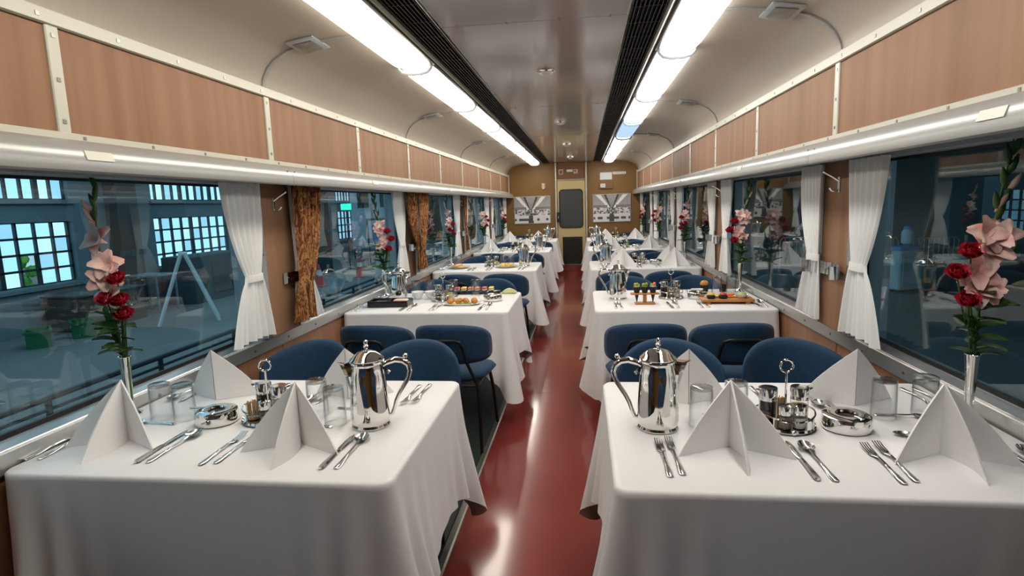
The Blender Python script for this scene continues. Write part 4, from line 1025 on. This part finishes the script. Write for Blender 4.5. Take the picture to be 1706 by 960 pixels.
panel(-10.8, 22.5, 1.5, .0, 4.2, 'hall_dark', 'dark cloth-covered stack standing beyond the pale upright banner', 'covered_stack', 'stack')
t = thing('exit_sign', 'small glowing green sign on a pole in the hall', 'sign', (-9.6, 23.2, 1.55)); obj('face', G().bbox(-.22, .22, -.03, .03, -.13, .13, .01), 'exit_green', t); obj('pole', G().tube([(0, 0, -.13), (0, 0, -2.65)], .02, 6), 'steel_dark', t)
struct(obj('wall_hall_end', G().box(-30, 30, 44.5, 45, -1.1, 8), 'hall_dark', smooth=False), 'dark far end of the hall')
# right-hand part of the hall
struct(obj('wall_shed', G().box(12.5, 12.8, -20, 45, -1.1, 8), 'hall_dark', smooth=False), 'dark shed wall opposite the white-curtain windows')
t = thing('air_cooler', 'pale blue portable air cooler with ribbed front in dark shed', 'cooler', (8.25, 15.6, -1.10), .35)
obj('body', G().bbox(-.36, .36, -.26, .26, .06, 1.05, .03), 'cabinet_blue', t); obj('front_grille', G().bbox(-.28, .28, -.275, -.255, .2, .9, .01), 'banner', t); obj('top_vent', G().bbox(-.30, .30, -.20, .20, 1.05, 1.16, .02), 'bottle_blue', t)
for sx in (-1, 1): obj('caster', G().ball((sx * .28, 0, .05), .05, 8, 6), 'rubber', t)
t = thing('water_bottle', 'blue water bottle standing upturned on the air cooler', 'bottle', (8.33, 15.62, .065), 0); obj('body', G().lathe([(.05, 0), (.13, .06), (.14, .12), (.14, .34), (.10, .40)], 18), 'cabinet_blue', t); obj('cap', G().lathe([(.10, .40), (.09, .48), (.001, .48)], 14), 'bottle_blue', t)
for i in range(3):
    x, y, rz = ((8.9, 18.6, -.1), (10.4, 18.2, .05), (7.3, 19.6, -.25))[i]
    t = thing('crowd_barrier', 'beige tube crowd barrier in dark shed, %s' % ('behind the air cooler', 'beside the green crate', 'farthest from the green crate')[i], 'barrier', (x, y, -1.10), rz, 'crowd barriers')
    obj('frame', G().tube([(-.7, 0, .1), (-.7, 0, 1.05), (-.62, 0, 1.15), (.62, 0, 1.15), (.7, 0, 1.05), (.7, 0, .1)], .024, 7), 'barrier', t); obj('lower_bar', G().tube([(-.7, 0, .25), (.7, 0, .25)], .02, 6), 'barrier', t)
    for j in range(9): obj('upright', G().tube([(-.56 + j * .14, 0, .25), (-.56 + j * .14, 0, 1.15)], .012, 6), 'barrier', t)
    for sx in (-1, 1): obj('foot', G().bbox(sx * .7 - .03, sx * .7 + .03, -.3, .3, 0, .1, .01), 'barrier', t)
t = thing('shed_table', 'dark cloth-covered table in shed beside the air cooler', 'table', (10.6, 15.6, -1.10)); obj('top', G().bbox(-1.3, 1.3, -.5, .5, .78, .84, .01), 'hall_wall', t); obj('skirt', G().box(-1.28, 1.28, -.48, .48, .02, .78), 'counter', t, False)
t = thing('green_tub', 'green plastic tub on the cloth-covered shed table', 'tub', (10.3, 15.5, -.26)); obj('tub', G().bbox(-.42, .42, -.25, .25, 0, .34, .03), 'crate', t); obj('sheet', G().bbox(-.2, .1, -.262, -.248, .1, .26, .004), 'cabinet_blue', t)
t = thing('shed_shelf', 'tall dark shelf unit against the shed wall', 'shelf', (11.9, 12.5, -1.10)); obj('carcass', G().box(-.5, .5, -1.6, -1.55, 0, 3).box(-.5, .5, 1.55, 1.6, 0, 3).box(.46, .5, -1.55, 1.55, 0, 3), 'hall_dark', t, False)
for i in range(4): obj('shelf', G().box(-.5, .46, -1.55, 1.55, .3 + i * .75, .36 + i * .75), 'hall_wall', t, False)
struct(obj('ceiling_sky_block', G().box(2.4, 13, -20, 45, 5.2, 5.4), 'hall_dark', smooth=False), 'unseen roof added to block sky light on the white-curtain side')  # unseen roof, added to keep sky light off this side of the hall
